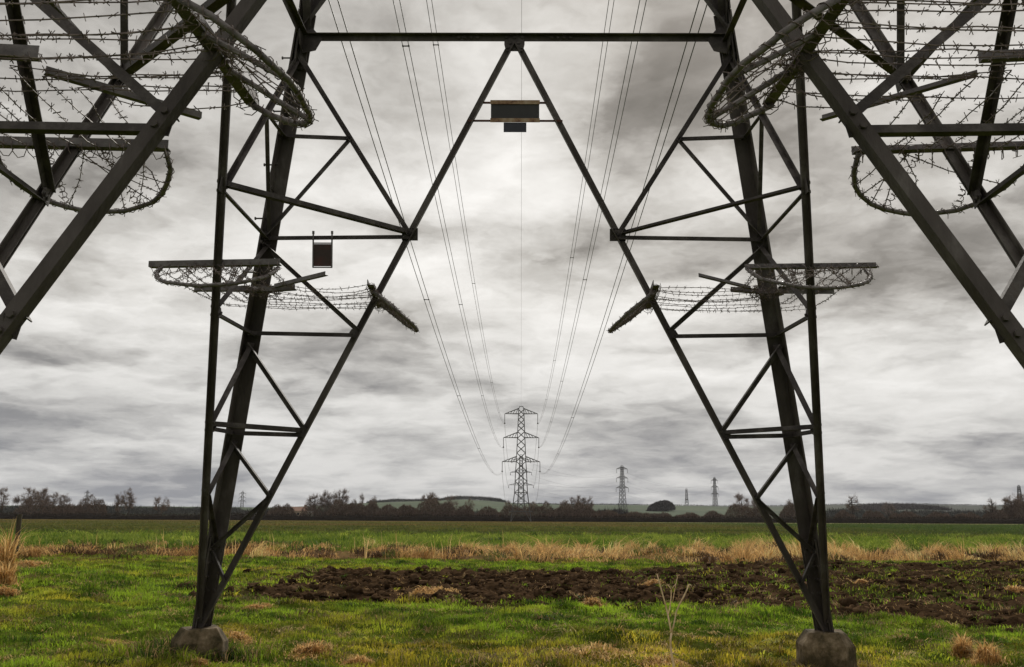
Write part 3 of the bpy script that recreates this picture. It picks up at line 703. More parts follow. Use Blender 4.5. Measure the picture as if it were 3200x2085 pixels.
# ------------------------------------------------------------------ winter trees, bushes, hedges
def strips(P0, D, Wd, C, bend=None):
    """thin tapering triangles from P0 along D (numpy arrays)"""
    n = len(P0); side = np.cross(D, rng.normal(size=(n, 3))); side /= np.linalg.norm(side, axis=1, keepdims=True)+1e-9
    V = np.stack([P0-side*Wd[:, None]/2, P0+side*Wd[:, None]/2, P0+D], 1).reshape(-1, 3)
    return V, np.arange(3*n).reshape(-1, 3), np.repeat(C, 3, 0)
def bare_tree(name, label, base, h, spread, seed, trunk_r=.22, n_tw=2200, up=.5, tw=.055, col=((.11, .074, .052), (.26, .18, .13)), low=.25, group='leafless trees along the field edge', crown_w=None):
    rr = random.Random(seed); g = np.random.default_rng(seed)
    o = empty(name, base); tag(o, label, 'tree', group)
    cw = spread*h*.5; cz = h*(.5+.5*low); rz = h-cz                       # crown: an uneven egg round (0, 0, cz)
    b = MB()
    def inside(rmin, rmax):
        v = g.normal(size=3); v /= np.linalg.norm(v); r = rmin+(rmax-rmin)*g.random()**.6; q = v*r*np.array([cw, cw, rz]); lump = .72+.5*vnoise(v[0]*2+seed*3, v[2]*2.2+v[1]*1.7)
        q = q*lump; q[2] = q[2]*(1 if q[2] > 0 else .75); return np.array([0, 0, cz]) + q
    def limb(p, q, r0, r1, n=5, sides=5, bow=.12):
        p = np.array(p); q = np.array(q); L_ = np.linalg.norm(q-p); mid = p*.5+q*.5 + np.array([0, 0, -bow*L_*.4]) + np.array([(q-p)[0]*.12, (q-p)[1]*.12, 0]) + g.normal(size=3)*L_*.05; out = []
        for k in range(n+1):
            t = k/n; out.append(p*(1-t)**2 + mid*2*t*(1-t) + q*t*t)
        b.tube([tuple(v) for v in out], [r0+(r1-r0)*k/n for k in range(n+1)], sides); return out
    lean = g.normal(size=2)*.03*h; fork = np.array([lean[0], lean[1], h*low*1.0]); top = np.array([lean[0]*1.5, lean[1]*1.5, cz+rz*.55])
    tr = limb((0, 0, -.3), fork, trunk_r, trunk_r*.72, 5, 8, 0) + limb(fork, top, trunk_r*.7, trunk_r*.2, 6, 6, 0)
    nodes = []
    for k in range(9):
        st_ = tr[g.integers(4, len(tr)-1)]; nodes += [(q, trunk_r*.3) for q in limb(st_, inside(.65, .9), trunk_r*.45, trunk_r*.12, 6)[2:]]
    NP = np.array([q for q, _ in nodes]); nodes2 = []
    for k in range(70):
        e = inside(.5, 1.02); dd = np.linalg.norm(NP-e, axis=1) + np.where(NP[:, 2] > e[2], 2.0, 0); st_ = NP[np.argmin(dd)]; nodes2 += limb(st_, e, trunk_r*.16, .03, 4, 3)[1:]
    b.build('trunk', BARK, o); NP = np.concatenate([NP, np.array(nodes2)])
    P0 = []; D = []
    for _ in range(int(n_tw*1.15)):
        p = NP[g.integers(len(NP))] + g.normal(size=3)*h*.02; d = (p-np.array([0, 0, cz-rz*.5])); d /= np.linalg.norm(d)+1e-6; v = g.normal(size=3)*.55; d = d*.6 + v + np.array([0, 0, .35*up]); d /= np.linalg.norm(d); P0.append(p); D.append(d*h*g.uniform(.05, .12))
    P0 = np.array(P0); D = np.array(D); Wd = tw*g.uniform(.6, 1.3, len(P0)); t = g.random((len(P0), 1)); C = lerp(np.array(col[0])[None], np.array(col[1])[None], t)
    V, T, CC = strips(P0, D, Wd, C); link_mesh('crown', tri_mesh('crown', V, T, CC), TWIGM, o)
    return o
def thicket(base, w, h, dp, n, seed, col=((.07, .049, .035), (.21, .15, .112)), tw=.10, ln=.9, core=True, dome=True, ragged=.25):
    """mesh data of a leafless bush: a cloud of twigs filling a dome"""
    g = np.random.default_rng(seed); U = g.uniform(-1, 1, (n, 2)); r = np.sqrt((U**2).sum(1)); U = U[r < 1]; n = len(U)
    top = (np.sqrt(np.clip(1-(U**2).sum(1), 0.02, 1)) if dome else np.ones(n))*(1-ragged+2*ragged*vnoise(U[:, 0]*3+seed, U[:, 1]*2+5)); z = top*h*(1-g.random(n)**2.2)
    P0 = np.stack([U[:, 0]*w/2, U[:, 1]*dp/2, z-.1*ln], 1); D = np.stack([U[:, 0]*.5+g.normal(size=n)*.45, g.normal(size=n)*.5, .8+g.normal(size=n)*.4], 1); D /= np.linalg.norm(D, axis=1, keepdims=True); D *= ln*g.uniform(.5, 1.2, (n, 1))
    C = lerp(np.array(col[0])[None], np.array(col[1])[None], g.random((n, 1)))
    return strips(P0, D, tw*g.uniform(.6, 1.4, n), C)
def gz(Y): return float(zbase(0, Y))
PXM = lambda Y: F/(Y+CD)                          # photo pixels per metre at distance Y
YH = 352.0
def tree_at(name, label, px, ytop, wpx, Y, seed, ybase=None, **kw):
    z0 = gz(Y); h = (1601-ytop)/PXM(Y) + CH - z0; x = xat(px, Y)
    return bare_tree(name, label, Vector((x, Y, z0)), h, wpx/PXM(Y)/h, seed, **kw)
T = tree_at
pale = ((.15, .115, .095), (.30, .235, .20))
T('bare_tree', 'bare tree cut off by the left edge of the picture', 3, 1533, 50, 375, 1)
T('bare_tree', 'wide bushy bare tree near the left edge, tallest there', 90, 1528, 95, 372, 2, n_tw=4200, trunk_r=.3)
T('bare_tree', 'thin bare tree beside the wide bushy one at left', 128, 1533, 40, 378, 3)
T('bare_tree', 'low pale bare tree between two brown thickets at left', 165, 1546, 60, 380, 4, n_tw=2600, col=pale)
T('bare_tree', 'small pale bare tree with flat top at left', 200, 1550, 40, 385, 5, col=pale)
T('bare_tree', 'bare tree with forked crown and clear trunk, alone at left', 397, 1535, 44, 366, 6, n_tw=2600, trunk_r=.34)
T('bare_tree', 'short bare tree leaning on the forked one at left', 367, 1544, 28, 368, 7, n_tw=1500)
T('bare_tree', 'feathery bare tree left of the left pylon leg', 500, 1556, 60, 366, 8, n_tw=2400)
T('bare_tree', 'left crown of the big willow-like clump right of the left leg', 985, 1548, 72, 372, 9, n_tw=2800, col=pale, trunk_r=.3)
T('bare_tree', 'middle crown of the big willow-like clump', 1028, 1534, 60, 370, 10, n_tw=3000, col=pale, trunk_r=.34)
T('bare_tree', 'right and tallest crown of the big willow-like clump', 1066, 1532, 52, 369, 11, n_tw=3000, col=pale, trunk_r=.36)
T('bare_tree', 'tiny round bare tree on the slope right of the willow clump', 1106, 1560, 16, 560, 12, n_tw=1200)
T('bare_tree', 'slim upright pale tree on the slope right of the willow clump', 1127, 1545, 17, 580, 13, n_tw=1300, up=.95, col=pale)
T('bare_tree', 'small domed bare tree on the slope below the skyline', 1164, 1553, 26, 470, 14, n_tw=1800)
T('bare_tree', 'wide bare tree below the dark hill wood, left of centre', 1342, 1541, 70, 400, 15, n_tw=4200, trunk_r=.34)
T('bare_tree', 'flat-topped bare tree near the dark hill wood', 1406, 1551, 50, 420, 16, n_tw=2600, col=pale)
T('bare_tree', 'thin bare tree left of the central pylon foot', 1466, 1558, 30, 420, 17, n_tw=1500)
T('bare_tree', 'low bare tree just left of the central pylon', 1588, 1566, 26, 420, 18, n_tw=1500)
T('bare_tree', 'low bare tree just right of the central pylon', 1664, 1566, 34, 420, 19, n_tw=1700)
T('bare_tree', 'first of the pale bare row right of the central pylon', 1765, 1559, 36, 410, 20, n_tw=1800, col=pale)
T('bare_tree', 'second of the pale bare row right of the central pylon', 1790, 1555, 24, 410, 21, n_tw=1500, col=pale, up=.8)
T('bare_tree', 'tallest of the pale bare row right of the central pylon', 1811, 1548, 24, 408, 22, n_tw=1800, col=pale, up=.8)
T('bare_tree', 'fourth of the pale bare row right of the central pylon', 1828, 1551, 20, 409, 23, n_tw=1500, col=pale, up=.8)
T('bare_tree', 'last of the pale bare row right of the central pylon', 1844, 1551, 22, 410, 24, n_tw=1600, col=pale, up=.8)
T('bare_tree', 'pale pinkish bare tree behind the right sloping brace', 2318, 1538, 54, 380, 25, n_tw=3000, col=((.16, .115, .10), (.30, .22, .19)))
T('bare_tree', 'smaller pale bare tree touching the right sloping brace', 2364, 1545, 38, 382, 26, n_tw=2200, col=((.16, .115, .10), (.30, .22, .19)))
T('bare_tree', 'bare tree between the right sloping brace and right main leg', 2474, 1556, 48, 375, 27, n_tw=2400, col=pale)
T('bare_tree', 'gnarled bare tree with thick trunk right of the right leg', 2668, 1541, 50, 366, 28, n_tw=1000, trunk_r=.5)
T('bare_tree', 'low spreading bare tree before the purple wood at right', 2780, 1562, 50, 372, 29, n_tw=1600, col=pale)
T('bare_tree', 'sparse bare tree with thick stem far right', 3097, 1551, 44, 366, 30, n_tw=1000, trunk_r=.45)
T('bare_tree', 'dense tall bare tree at the right edge', 3165, 1540, 60, 372, 31, n_tw=4000, trunk_r=.3)
T('bare_tree', 'bare tree cut off by the right edge of the picture', 3200, 1533, 60, 374, 32, n_tw=3600, trunk_r=.3)
# brown scrub behind the hedge, each bush a thing
BU = [(110, 1568, 120, 'a'), (210, 1588, 90, ''), (283, 1562, 86, 'round'), (880, 1584, 80, ''), (1000, 1572, 110, ''), (1060, 1574, 70, ''), (1110, 1578, 70, ''), (1160, 1577, 60, ''),
      (1215, 1584, 70, ''), (1270, 1582, 60, ''), (1340, 1566, 80, ''), (1390, 1578, 70, ''), (1450, 1588, 70, ''), (1530, 1590, 80, ''), (1610, 1580, 90, ''), (1690, 1576, 90, ''), (1760, 1579, 80, ''), (1820, 1578, 80, ''), (1900, 1596, 90, ''), (1990, 1600, 90, ''), (2060, 1603, 80, ''),
      (2150, 1605, 90, ''), (2230, 1600, 70, ''), (2310, 1578, 80, ''), (2370, 1582, 70, ''), (2470, 1578, 60, ''), (2640, 1597, 60, ''), (2730, 1594, 60, ''), (2830, 1596, 90, ''), (2930, 1598, 80, ''), (3020, 1600, 80, ''), (3110, 1590, 70, ''), (3170, 1566, 90, ''), (3215, 1560, 80, '')]
for j, (px, yt, wp, _) in enumerate(BU):
    Y = 360 + (j*7 % 5)*3; h = (1601-yt)/PXM(Y) + CH - gz(Y); wd = wp/PXM(Y)*1.15
    V, Tt, C = thicket(None, wd, h, min(wd, 8), 5200, 100+j, tw=.16, ln=1.0)
    o = link_mesh('scrub_bush', tri_mesh('scrub_bush', V, Tt, C), TWIGM, None, (xat(px, Y), Y, gz(Y)))
    if px == 283: tag(o, 'round topped reddish brown bush standing alone left of the forked tree', 'bush', 'brown scrub bushes behind the hedge')
    else: tag(o, 'brown leafless scrub bush in the row behind the dark hedge', 'bush', 'brown scrub bushes behind the hedge')
def hedge(label, x0, x1, Y, h, dp, n, seed, col):
    g = np.random.default_rng(seed); X = g.uniform(x0, x1, n); yy = g.normal(size=n)*dp/3; hh = h*(.8+.4*fbm(X*.08, X*0+seed, 3)); z = hh*(1-g.random(n)**1.6)
    P0 = np.stack([X, Y+yy, gz(Y)+z-.2], 1); D = g.normal(size=(n, 3))*.35; D[:, 2] += .5; C = lerp(np.array(col[0])[None], np.array(col[1])[None], g.random((n, 1)))
    V, Tt, CC = strips(P0, D, g.uniform(.1, .24, n), C)
    b = len(V); xs = np.arange(x0, x1, 2.0); hh = h*(.62+.4*fbm(xs*.08, xs*0+seed, 3))   # dense middle of the hedge
    k = len(xs); ring = np.array([(-.3, 0), (-.36, .55), (-.15, 1), (.15, 1), (.36, .55), (.3, 0)])
    VC = np.stack([np.stack([xs, Y + r[0]*dp + 0*xs, gz(Y) - .1 + r[1]*hh], 1) for r in ring], 1).reshape(-1, 3)
    q = [(i*6+j, i*6+j+1, (i+1)*6+j+1, (i+1)*6+j) for i in range(k-1) for j in range(5)]
    TC = np.array([t for a, b_, c, d in q for t in ((a, b_, c), (a, c, d))]) + b
    me = tri_mesh('hedge', np.concatenate([V, VC]), np.concatenate([Tt, TC]), np.concatenate([CC, np.repeat(np.array(col[0])[None], len(VC), 0)]))
    return tag(link_mesh('hedge', me, TWIGM), label, 'hedge')
hedge('long low dark clipped hedge across the far end of the crop field', -330, 330, YH, 2.15, 2.4, 42000, 5, ((.022, .015, .009), (.055, .038, .023)))
# far woods (nobody could count their trees)
def wood(label, name, line, h, dp, n, seed, col, ln=2.2, tw=.5, hill=True, core=True):
    g = np.random.default_rng(seed); line = np.array(line, float); u = g.random(n)*(len(line)-1); i = np.minimum(u.astype(int), len(line)-2); f = (u-i)[:, None]
    Pq = line[i]*(1-f) + line[i+1]*f
    X = np.array([xat(a, b) for a, b in Pq]) + g.normal(size=n)*1.5; Y = Pq[:, 1] + g.uniform(-.5, .5, n)*dp
    base = hill_z(X, Y) if hill else zbase(X, Y); top = h*(.5+.75*fbm(X*.05+seed, Y*.03, 3))*np.clip(np.minimum(u, len(line)-1-u)*3.2, .25, 1)**.6; z = base + top*(1-g.random(n)**1.7)
    D = g.normal(size=(n, 3))*.5; D[:, 2] += .6; D *= ln; C = lerp(np.array(col[0])[None], np.array(col[1])[None], g.random((n, 1)))
    V, Tt, CC = strips(np.stack([X, Y, z-.5], 1), D, g.uniform(.6, 1.4, n)*tw, C)
    return tag(link_mesh(name, tri_mesh(name, V, Tt, CC), TWIGM), label, 'woodland', None, 'stuff')
wd_ = ((.026, .028, .022), (.055, .054, .042)); wp_ = ((.055, .045, .047), (.095, .08, .08))
wood('dark far belt of trees along the skyline at left', 'woodland', [(-250, 820), (0, 800), (300, 800), (620, 830), (760, 860)], 6.5, 40, 26000, 40, wd_, hill=False)
wood('brown lower belt of trees at left', 'woodland', [(-100, 640), (150, 620), (330, 640), (640, 660), (900, 680)], 3.4, 20, 9000, 41, wd_, hill=False)
wood('dark wood along the hill crest left of centre', 'woodland', [(1150, 1290), (1220, 1280), (1300, 1270), (1390, 1270)], 3, 20, 6000, 42, wd_)
wood('dark wood on top of the hill left of the central pylon', 'woodland', [(1380, 1290), (1440, 1290), (1520, 1290), (1580, 1300)], 4.5, 30, 7000, 43, wd_)
wood('thin hedge line along the hill crest right of centre', 'woodland', [(1640, 1300), (1800, 1300), (2000, 1300), (2400, 1300), (2700, 1300), (3000, 1300), (3300, 1300)], 1.6, 12, 9000, 44, wd_, ln=1.2)
wood('purplish leafless wood on the right hillside', 'woodland', [(2700, 900), (2760, 960), (2840, 980), (2920, 960)], 3.5, 90, 15000, 45, wp_, hill=True)
wood('dark wood low on the right hillside', 'woodland', [(2560, 720), (2700, 700), (2900, 700), (3080, 720), (3300, 720)], 5, 50, 10000, 46, wd_)
wood('dark belt of trees behind the scrub right of the central pylon', 'woodland', [(1690, 560), (1800, 540), (1900, 540), (1960, 560)], 4, 14, 6000, 47, ((.02, .018, .016), (.04, .034, .03)), hill=False)
wood('dark tree belt behind the scrub left of the central pylon', 'woodland', [(760, 560), (900, 540), (1100, 540), (1300, 540), (1560, 540)], 3.6, 14, 9000, 48, ((.024, .019, .016), (.05, .04, .032)), hill=False)
Yc = 900; xc = xat(2065, Yc)
V, Tt, C = thicket(None, 27, 10, 14, 12000, 77, ((.026, .02, .018), (.05, .038, .034)), tw=.5, ln=1.6, ragged=.12)
V[:, 2] += (V[:, 0]*.14)
zc_ = float(hill_z(np.array(xc), np.array(float(Yc))))
tag(link_mesh('copse', tri_mesh('copse', V, Tt, C), TWIGM, None, (xc, Yc, zc_-.8)), 'dark whale-backed copse rising on the green hill right of centre', 'copse')
# farm buildings left of the willow clump
hx, hy = xat(932, 400), 400.0
o = empty('farmhouse', (hx, hy, gz(400)-1.6), R(12)); tag(o, 'small cream farmhouse with clay roof peeping over the hedge left of the willows', 'house')
b = MB(); b.box((0, 0, 2.6), 7, 5, 5.2)
b.add([(-3.5, -2.5, 5.2), (-3.5, 2.5, 5.2), (-3.5, 0, 6.6), (3.5, -2.5, 5.2), (3.5, 2.5, 5.2), (3.5, 0, 6.6)], [(0, 1, 2), (3, 5, 4)])
b.build('wall', RENDER_W, o)
b = MB()
for s in (-1, 1): b.plate([(-3.8, s*2.85, 5.05), (3.8, s*2.85, 5.05), (3.8, 0, 6.75), (-3.8, 0, 6.75)], .14, (0, s*.5, .86))
rf = b.build('roof', TILE, o); b = MB(); b.box((2.6, 0, 7.0), .7, .7, 1.4); b.build('chimney', TILE, rf)
for x in (-2.2, 0, 2.2):
    b = MB(); b.box((x, -2.53, 3.9), .95, .05, 1.1); b.build('window', GLASS, o)
o = empty('white_shed', (xat(955, 402), 402.0, gz(400)-1.0), R(-8)); tag(o, 'low white shed beside the cream farmhouse, behind the hedge', 'shed')
b = MB(); b.box((0, 0, 1.9), 5.5, 4, 3.8); b.build('wall', WHITE, o)
b = MB(); b.plate([(-3, -2.3, 3.85), (3, -2.3, 3.85), (3, 2.3, 4.4), (-3, 2.3, 4.4)], .15, (0, -.12, 1)); b.build('roof', WHITE, o)
b = MB(); b.box((.5, -2.03, 1.2), 2.2, .06, 2.2); b.build('door', GLASS, o)

# ------------------------------------------------------------------ grass, straw, clods
def blades(P, hgt, wid, lean, C, droop=.5):
    """P base points (n,3): each blade a bent tapering strip of three triangles"""
    n = len(P); a = rng.uniform(0, 2*np.pi, n); sd = np.stack([np.cos(a), np.sin(a), 0*a], 1); b = a + rng.normal(size=n)*.6 + np.pi/2
    ld = np.stack([np.cos(b), np.sin(b), 0*b], 1)*(lean*rng.uniform(.2, 1.2, n))[:, None]
    up_ = np.array([0, 0, 1.])[None]; m1 = P + (up_*.58 + ld*.3)*hgt[:, None]; tp = P + (up_*(1-droop*np.linalg.norm(ld, axis=1, keepdims=True)*.5) + ld)*hgt[:, None]
    w0 = sd*wid[:, None]/2
    V = np.stack([P-w0, P+w0, m1-w0*.8, m1+w0*.8, tp], 1).reshape(-1, 3)
    i = np.arange(n)[:, None]*5; Tt = np.stack([i+np.array([[0, 1, 3]]), i+np.array([[0, 3, 2]]), i+np.array([[2, 3, 4]])], 1).reshape(-1, 3)
    return V, Tt, np.repeat(C, 5, 0)
def scatter(n, y0, y1, marg=2.0, k=.60, power=1.0):
    """points in the view wedge (wider than the view), thinning with distance"""
    d = y0+CD + (y1-y0)*rng.random(n)**power; x = rng.uniform(-1, 1, n)*(k*d+marg); return x, d-CD
def green(n, x, y):
    t = fbm(x*.55+11, y*.55+2, 4); u = fbm(x*2.4+1, y*2.4+8, 2); r = rng.random(n)  # u: strong clump contrast puts the lumps' light and shade into blade colour
    lush = lerp(np.array([[.034, .082, .006]]), np.array([[.33, .47, .036]]), np.clip(u*2.2-.6+rng.normal(size=n)*.18, 0, 1)[:, None])
    moss = lerp(np.array([[.075, .08, .008]]), np.array([[.60, .50, .05]]), np.clip(u*2.2-.6+rng.normal(size=n)*.2, 0, 1)[:, None])
    straw = lerp(np.array([[.17, .12, .05]]), np.array([[.34, .25, .12]]), rng.random((n, 1)))
    mossy = np.clip(sstep(7.5, 4.5, y)*(.45+.5*sstep(-2.5, 0, x)) + (t-.52)*3.0, 0, 1)[:, None]
    c = lerp(lush, moss, mossy); st = (r < (.05+.25*sstep(.58, .70, fbm(x*.8+60, y*.8+21, 3))+.06*sstep(8, 4, y)))[:, None]
    return np.where(st, straw, c*np.clip(.55+1.0*fbm(x*1.3+71, y*1.3+13, 2), .5, 1.5)[:, None])
Vs, Ts, Cs = [], [], []; off = 0
def push(V, Tt, C):
    global off
    Vs.append(V); Ts.append(Tt+off); Cs.append(C); off += len(V)
def flush(name, mat, label, cat):
    global off
    me = tri_mesh(name, np.concatenate(Vs), np.concatenate(Ts), np.concatenate(Cs)); o = link_mesh(name, me, mat); tag(o, label, cat, None, 'stuff')
    Vs.clear(); Ts.clear(); Cs.clear(); off = 0
for n, y0, y1, h, w_, pw in ((230000, 1.2, 11, .075, .0085, 1.15), (200000, 9, 28.5, .10, .015, .9)):
    x, y = scatter(n, y0, y1, power=pw); s = soil_mask(x, y); clump = fbm(x*2.1+5, y*2.1, 3)
    keep = (rng.random(n) > s*1.15-.04*(x > 3)*s) & (rng.random(n) < .35+1.3*clump)
    keep &= ((np.abs(x)-A0)**2 + (y-A0)**2 > .11); x, y, clump = x[keep], y[keep], clump[keep]; n = len(x)
    hh = h*(.35+1.5*clump**1.6)*rng.uniform(.6, 1.4, n)
    push(*blades(np.stack([x, y, zland(x, y)-.01], 1), hh, w_*rng.uniform(.7, 1.4, n), .75*np.ones(n), green(n, x, y)))
# weeds creeping over the ploughed strip on the right
n = 26000; x, y = scatter(n, 9, 28); k = (soil_mask(x, y) > .3) & (fbm(x*.9, y*.9, 4) > .52 - .02*(x > 4)) & (x > 2); x, y = x[k], y[k]; n = len(x)
push(*blades(np.stack([x, y, zland(x, y)], 1), .09*rng.uniform(.5, 1.5, n), .018*np.ones(n), .8*np.ones(n), green(n, x, y+10)*.8))
# lush verge beyond the reeds
n = 90000; x, y = scatter(n, 37, 80, power=.8); cl = fbm(x*.6+3, y*.35, 3); k = rng.random(n) < .25+1.2*cl; x, y, cl = x[k], y[k], cl[k]; n = len(x)
c = lerp(np.array([[.06, .12, .012]]), np.array([[.30, .36, .06]]), np.clip(fbm(x*.45, y*.25, 3)*1.8-.45+rng.normal(size=n)*.15, 0, 1)[:, None])
push(*blades(np.stack([x, y, zbase(x, y)-.02], 1), .42*(.3+1.3*cl**1.5)*rng.uniform(.6, 1.4, n), .05*rng.uniform(.6, 1.4, n), .7*np.ones(n), c))
def tufts(nc, per, y0, y1, mask, spread, hgt, wid, lean, colf, droop=.9, power=1.0, flat=.0):
    cx, cy = scatter(nc, y0, y1, power=power); k = rng.random(nc) < mask(cx, cy); cx, cy = cx[k], cy[k]; nc = len(cx)
    hc = hgt*rng.uniform(.45, 1.35, nc); sc = spread*rng.uniform(.6, 1.5, nc); cc = colf(nc, cx, cy); ang = rng.uniform(-.9, .9, nc) + np.where(rng.random(nc) < .5, 0, np.pi)
    i = np.repeat(np.arange(nc), per); n = len(i); x = cx[i] + rng.normal(size=n)*sc[i]; y = cy[i] + rng.normal(size=n)*sc[i]*.8; r = np.hypot(x-cx[i], y-cy[i])/sc[i]
    P = np.stack([x, y, zland(x, y)-.02 + flat*hc[i]*rng.random(n)], 1); h = hc[i]*np.clip(1.15-.3*r, .25, 1.2)*rng.uniform(.6, 1.25, n)
    V, Tt, C = blades(P, h, wid*rng.uniform(.6, 1.5, n), lean*rng.uniform(.5, 1.3, n), np.clip(cc[i]*rng.uniform(.6, 1.35, (n, 1)), 0, .8), droop)
    V = V.reshape(-1, 5, 3); comb_ = np.stack([np.cos(ang), np.sin(ang)*.4, 0*ang], 1)[i]*h[:, None]*rng.uniform(.2, .9, (n, 1)); V[:, 4] += comb_; V[:, 2:4] += comb_[:, None]*.3
    push(V.reshape(-1, 3), Tt, C)
tufts(420, 46, 1.5, 9, lambda x, y: .25+.75*(fbm(x*.8+9, y*.8+3, 2) > .5), .13, .10, .010, 2.2, lambda nc, x, y: lerp(np.array([[.34, .22, .08]]), np.array([[.70, .52, .22]]), rng.random((nc, 1))), .7, .8)
tufts(1500, 46, 36, 80, lambda x, y: np.clip((fbm(x*.3, y*.2+4, 3)-.3)*3.2, .1, 1), .38, .42, .05, 1.1, lambda nc, x, y: lerp(np.array([[.035, .085, .01]]), np.array([[.46, .52, .075]]), rng.random((nc, 1))**1.1), .8, .8)
tufts(2600, 60, 1.5, 27, lambda x, y: (1-soil_mask(x, y))*.9, .15, .11, .013, 1.5, lambda nc, x, y: np.where(rng.random((nc, 1)) < .14, np.array([[.26, .18, .075]]), np.clip(green(nc, x, y)*rng.choice([.35, .8, 1.25, 1.7], (nc, 1)), 0, .5)), .9, .8)
tufts(3200, 40, 7, 29, lambda x, y: np.clip(soil_mask(x, y)*(1.05-soil_mask(x, y))*4, 0, 1)*.75 + .16*soil_mask(x, y)*sstep(2, 6, x), .12, .12, .016, 1.3, lambda nc, x, y: np.where(rng.random((nc, 1)) < .25, np.array([[.34, .23, .11]]), green(nc, x, y+9)*.9), .9, .8)
for fx in (-A0, A0):                                                 # longer grass crowding the footings
    for k in range(70):
        a = rng.uniform(0, 6.283); r = .34 + .5*rng.random()**1.6; n = 34; x = fx + math.cos(a)*r + rng.normal(size=n)*.05; y = A0 + math.sin(a)*r + rng.normal(size=n)*.05
        rr_ = np.hypot(x-fx, y-A0); kk = rr_ > .31; x, y = x[kk], y[kk]; n = len(x)
        c = np.where(rng.random((n, 1)) < .2, np.array([[.40, .27, .12]]), green(n, x, y)*rng.choice([.45, .8, 1.1]))
        push(*blades(np.stack([x, y, zland(x, y)-.02], 1), (.19 if fx < 0 else .13)*rng.uniform(.5, 1.4, n), .010*rng.uniform(.7, 1.4, n), 1.0*np.ones(n), c, .8))
flush('grass', GRASSM, 'rough green grass with mossy yellow patches round the pylon feet', 'grass')
# leafy crop
n = 90000; x, y = scatter(n, 72, 330, marg=6, power=1.7); cl = fbm(x*.25, y*.08, 3)
c = lerp(np.array([[.055, .075, .016]]), np.array([[.15, .14, .036]]), np.clip(cl*1.6-.3+rng.normal(size=n)*.2, 0, 1)[:, None])
brown = (sstep(-.6, .6, (fbm(x*.012+3, y*.02+8, 3)-.47)*8)*sstep(100, 160, y)*(1-sstep(20, 75, x)))[:, None]
c = lerp(c, np.array([[.13, .095, .032]]), brown*.7); c = lerp(c, np.array([[.05, .095, .022]]), (sstep(20, 75, x)*.7)[:, None])
push(*blades(np.stack([x, y, zbase(x, y)-.02], 1), .22*rng.uniform(.4, 1.4, n)*(1+sstep(110, 70, y)*.6), .13*rng.uniform(.6, 1.4, n), 1.1*np.ones(n), c))
flush('crop', GRASSM, 'low leafy winter crop covering the wide flat field', 'crop')
# dead reeds and bent straw along the ditch
def strawcol(n, dark=.25):
    t = rng.random((n, 1)); c = lerp(np.array([[.52, .31, .10]]), np.array([[.88, .62, .28]]), t); d = (rng.random(n) < dark)[:, None]; return np.where(d, c*np.array([[.34, .28, .26]]), c)
def reedcol(nc, x, y):
    t = rng.random((nc, 1)); c = lerp(np.array([[.42, .235, .08]]), np.array([[.80, .53, .22]]), t); d = (rng.random(nc) < .26+.6*sstep(.5, .38, fbm(x*.35+33, y*.6+6, 3)))[:, None]  # d: dark tufts in patches, shade of the hollows put into reed colour
    c = np.where(d, np.array([[.085, .048, .024]])*(.5+t), c); gr = (rng.random(nc) < .10)[:, None]; return np.where(gr, np.array([[.13, .15, .035]]), c)
tufts(1500, 60, 25.5, 41, lambda x, y: reed_mask(x, y)*np.clip((fbm(x*.4+2, y*.5+6, 3)-.36)*3.6, .07, 1), .28, .36, .026, 1.5, reedcol, 1.1, flat=.45)
tufts(420, 60, 27, 40, lambda x, y: reed_mask(x, y)*sstep(-6, 4, x+rng.normal(size=len(x))*6), .20, .68, .024, .8, lambda nc, x, y: lerp(np.array([[.55, .34, .13]]), np.array([[.86, .60, .27]]), rng.random((nc, 1))), .7)
# upright stems
n = 130; x, y = scatter(n, 27, 40); k = reed_mask(x, y) > .4; x, y = x[k], y[k]; n = len(x)
push(*blades(np.stack([x, y, zland(x, y)], 1), rng.uniform(.5, 1.15, n), .022*np.ones(n), .3*np.ones(n), strawcol(n, .05)))
for px, yt, yb in ((1145, 1655, 1740), (1355, 1700, 1762), (1385, 1700, 1755), (700, 1670, 1740), (660, 1685, 1730), (2140, 1690, 1745)):
    q = at(px, yb, 29.0); P = np.array([[q[0], 29.0, zland(q[0], 29.0)]]).repeat(3, 0) + rng.normal(size=(3, 3))*[.05, .05, 0]; hgt = (yb-yt)/PXM(29)*np.ones(3)*rng.uniform(.85, 1.1, 3)
    push(*blades(P, hgt, .03*np.ones(3), .15*np.ones(3), strawcol(3, 0)))
flush('dead_reeds', STRAWM, 'bank of flattened straw coloured dead reeds along the ditch', 'dead reeds')
# straw litter lying on the grass and soil
n = 22000; x, y = scatter(n, 2, 27); k = fbm(x*1.1+90, y*1.1+44, 3) > .58 - .05*(y < 7); x, y = x[k], y[k]; n = len(x)
push(*blades(np.stack([x, y, zland(x, y)+.015], 1), rng.uniform(.03, .075, n), .008*rng.uniform(.7, 1.4, n), 3.2*np.ones(n), strawcol(n, .3), .5))
flush('straw_litter', STRAWM, 'loose dry straw scattered over the grass and ploughed soil', 'straw')
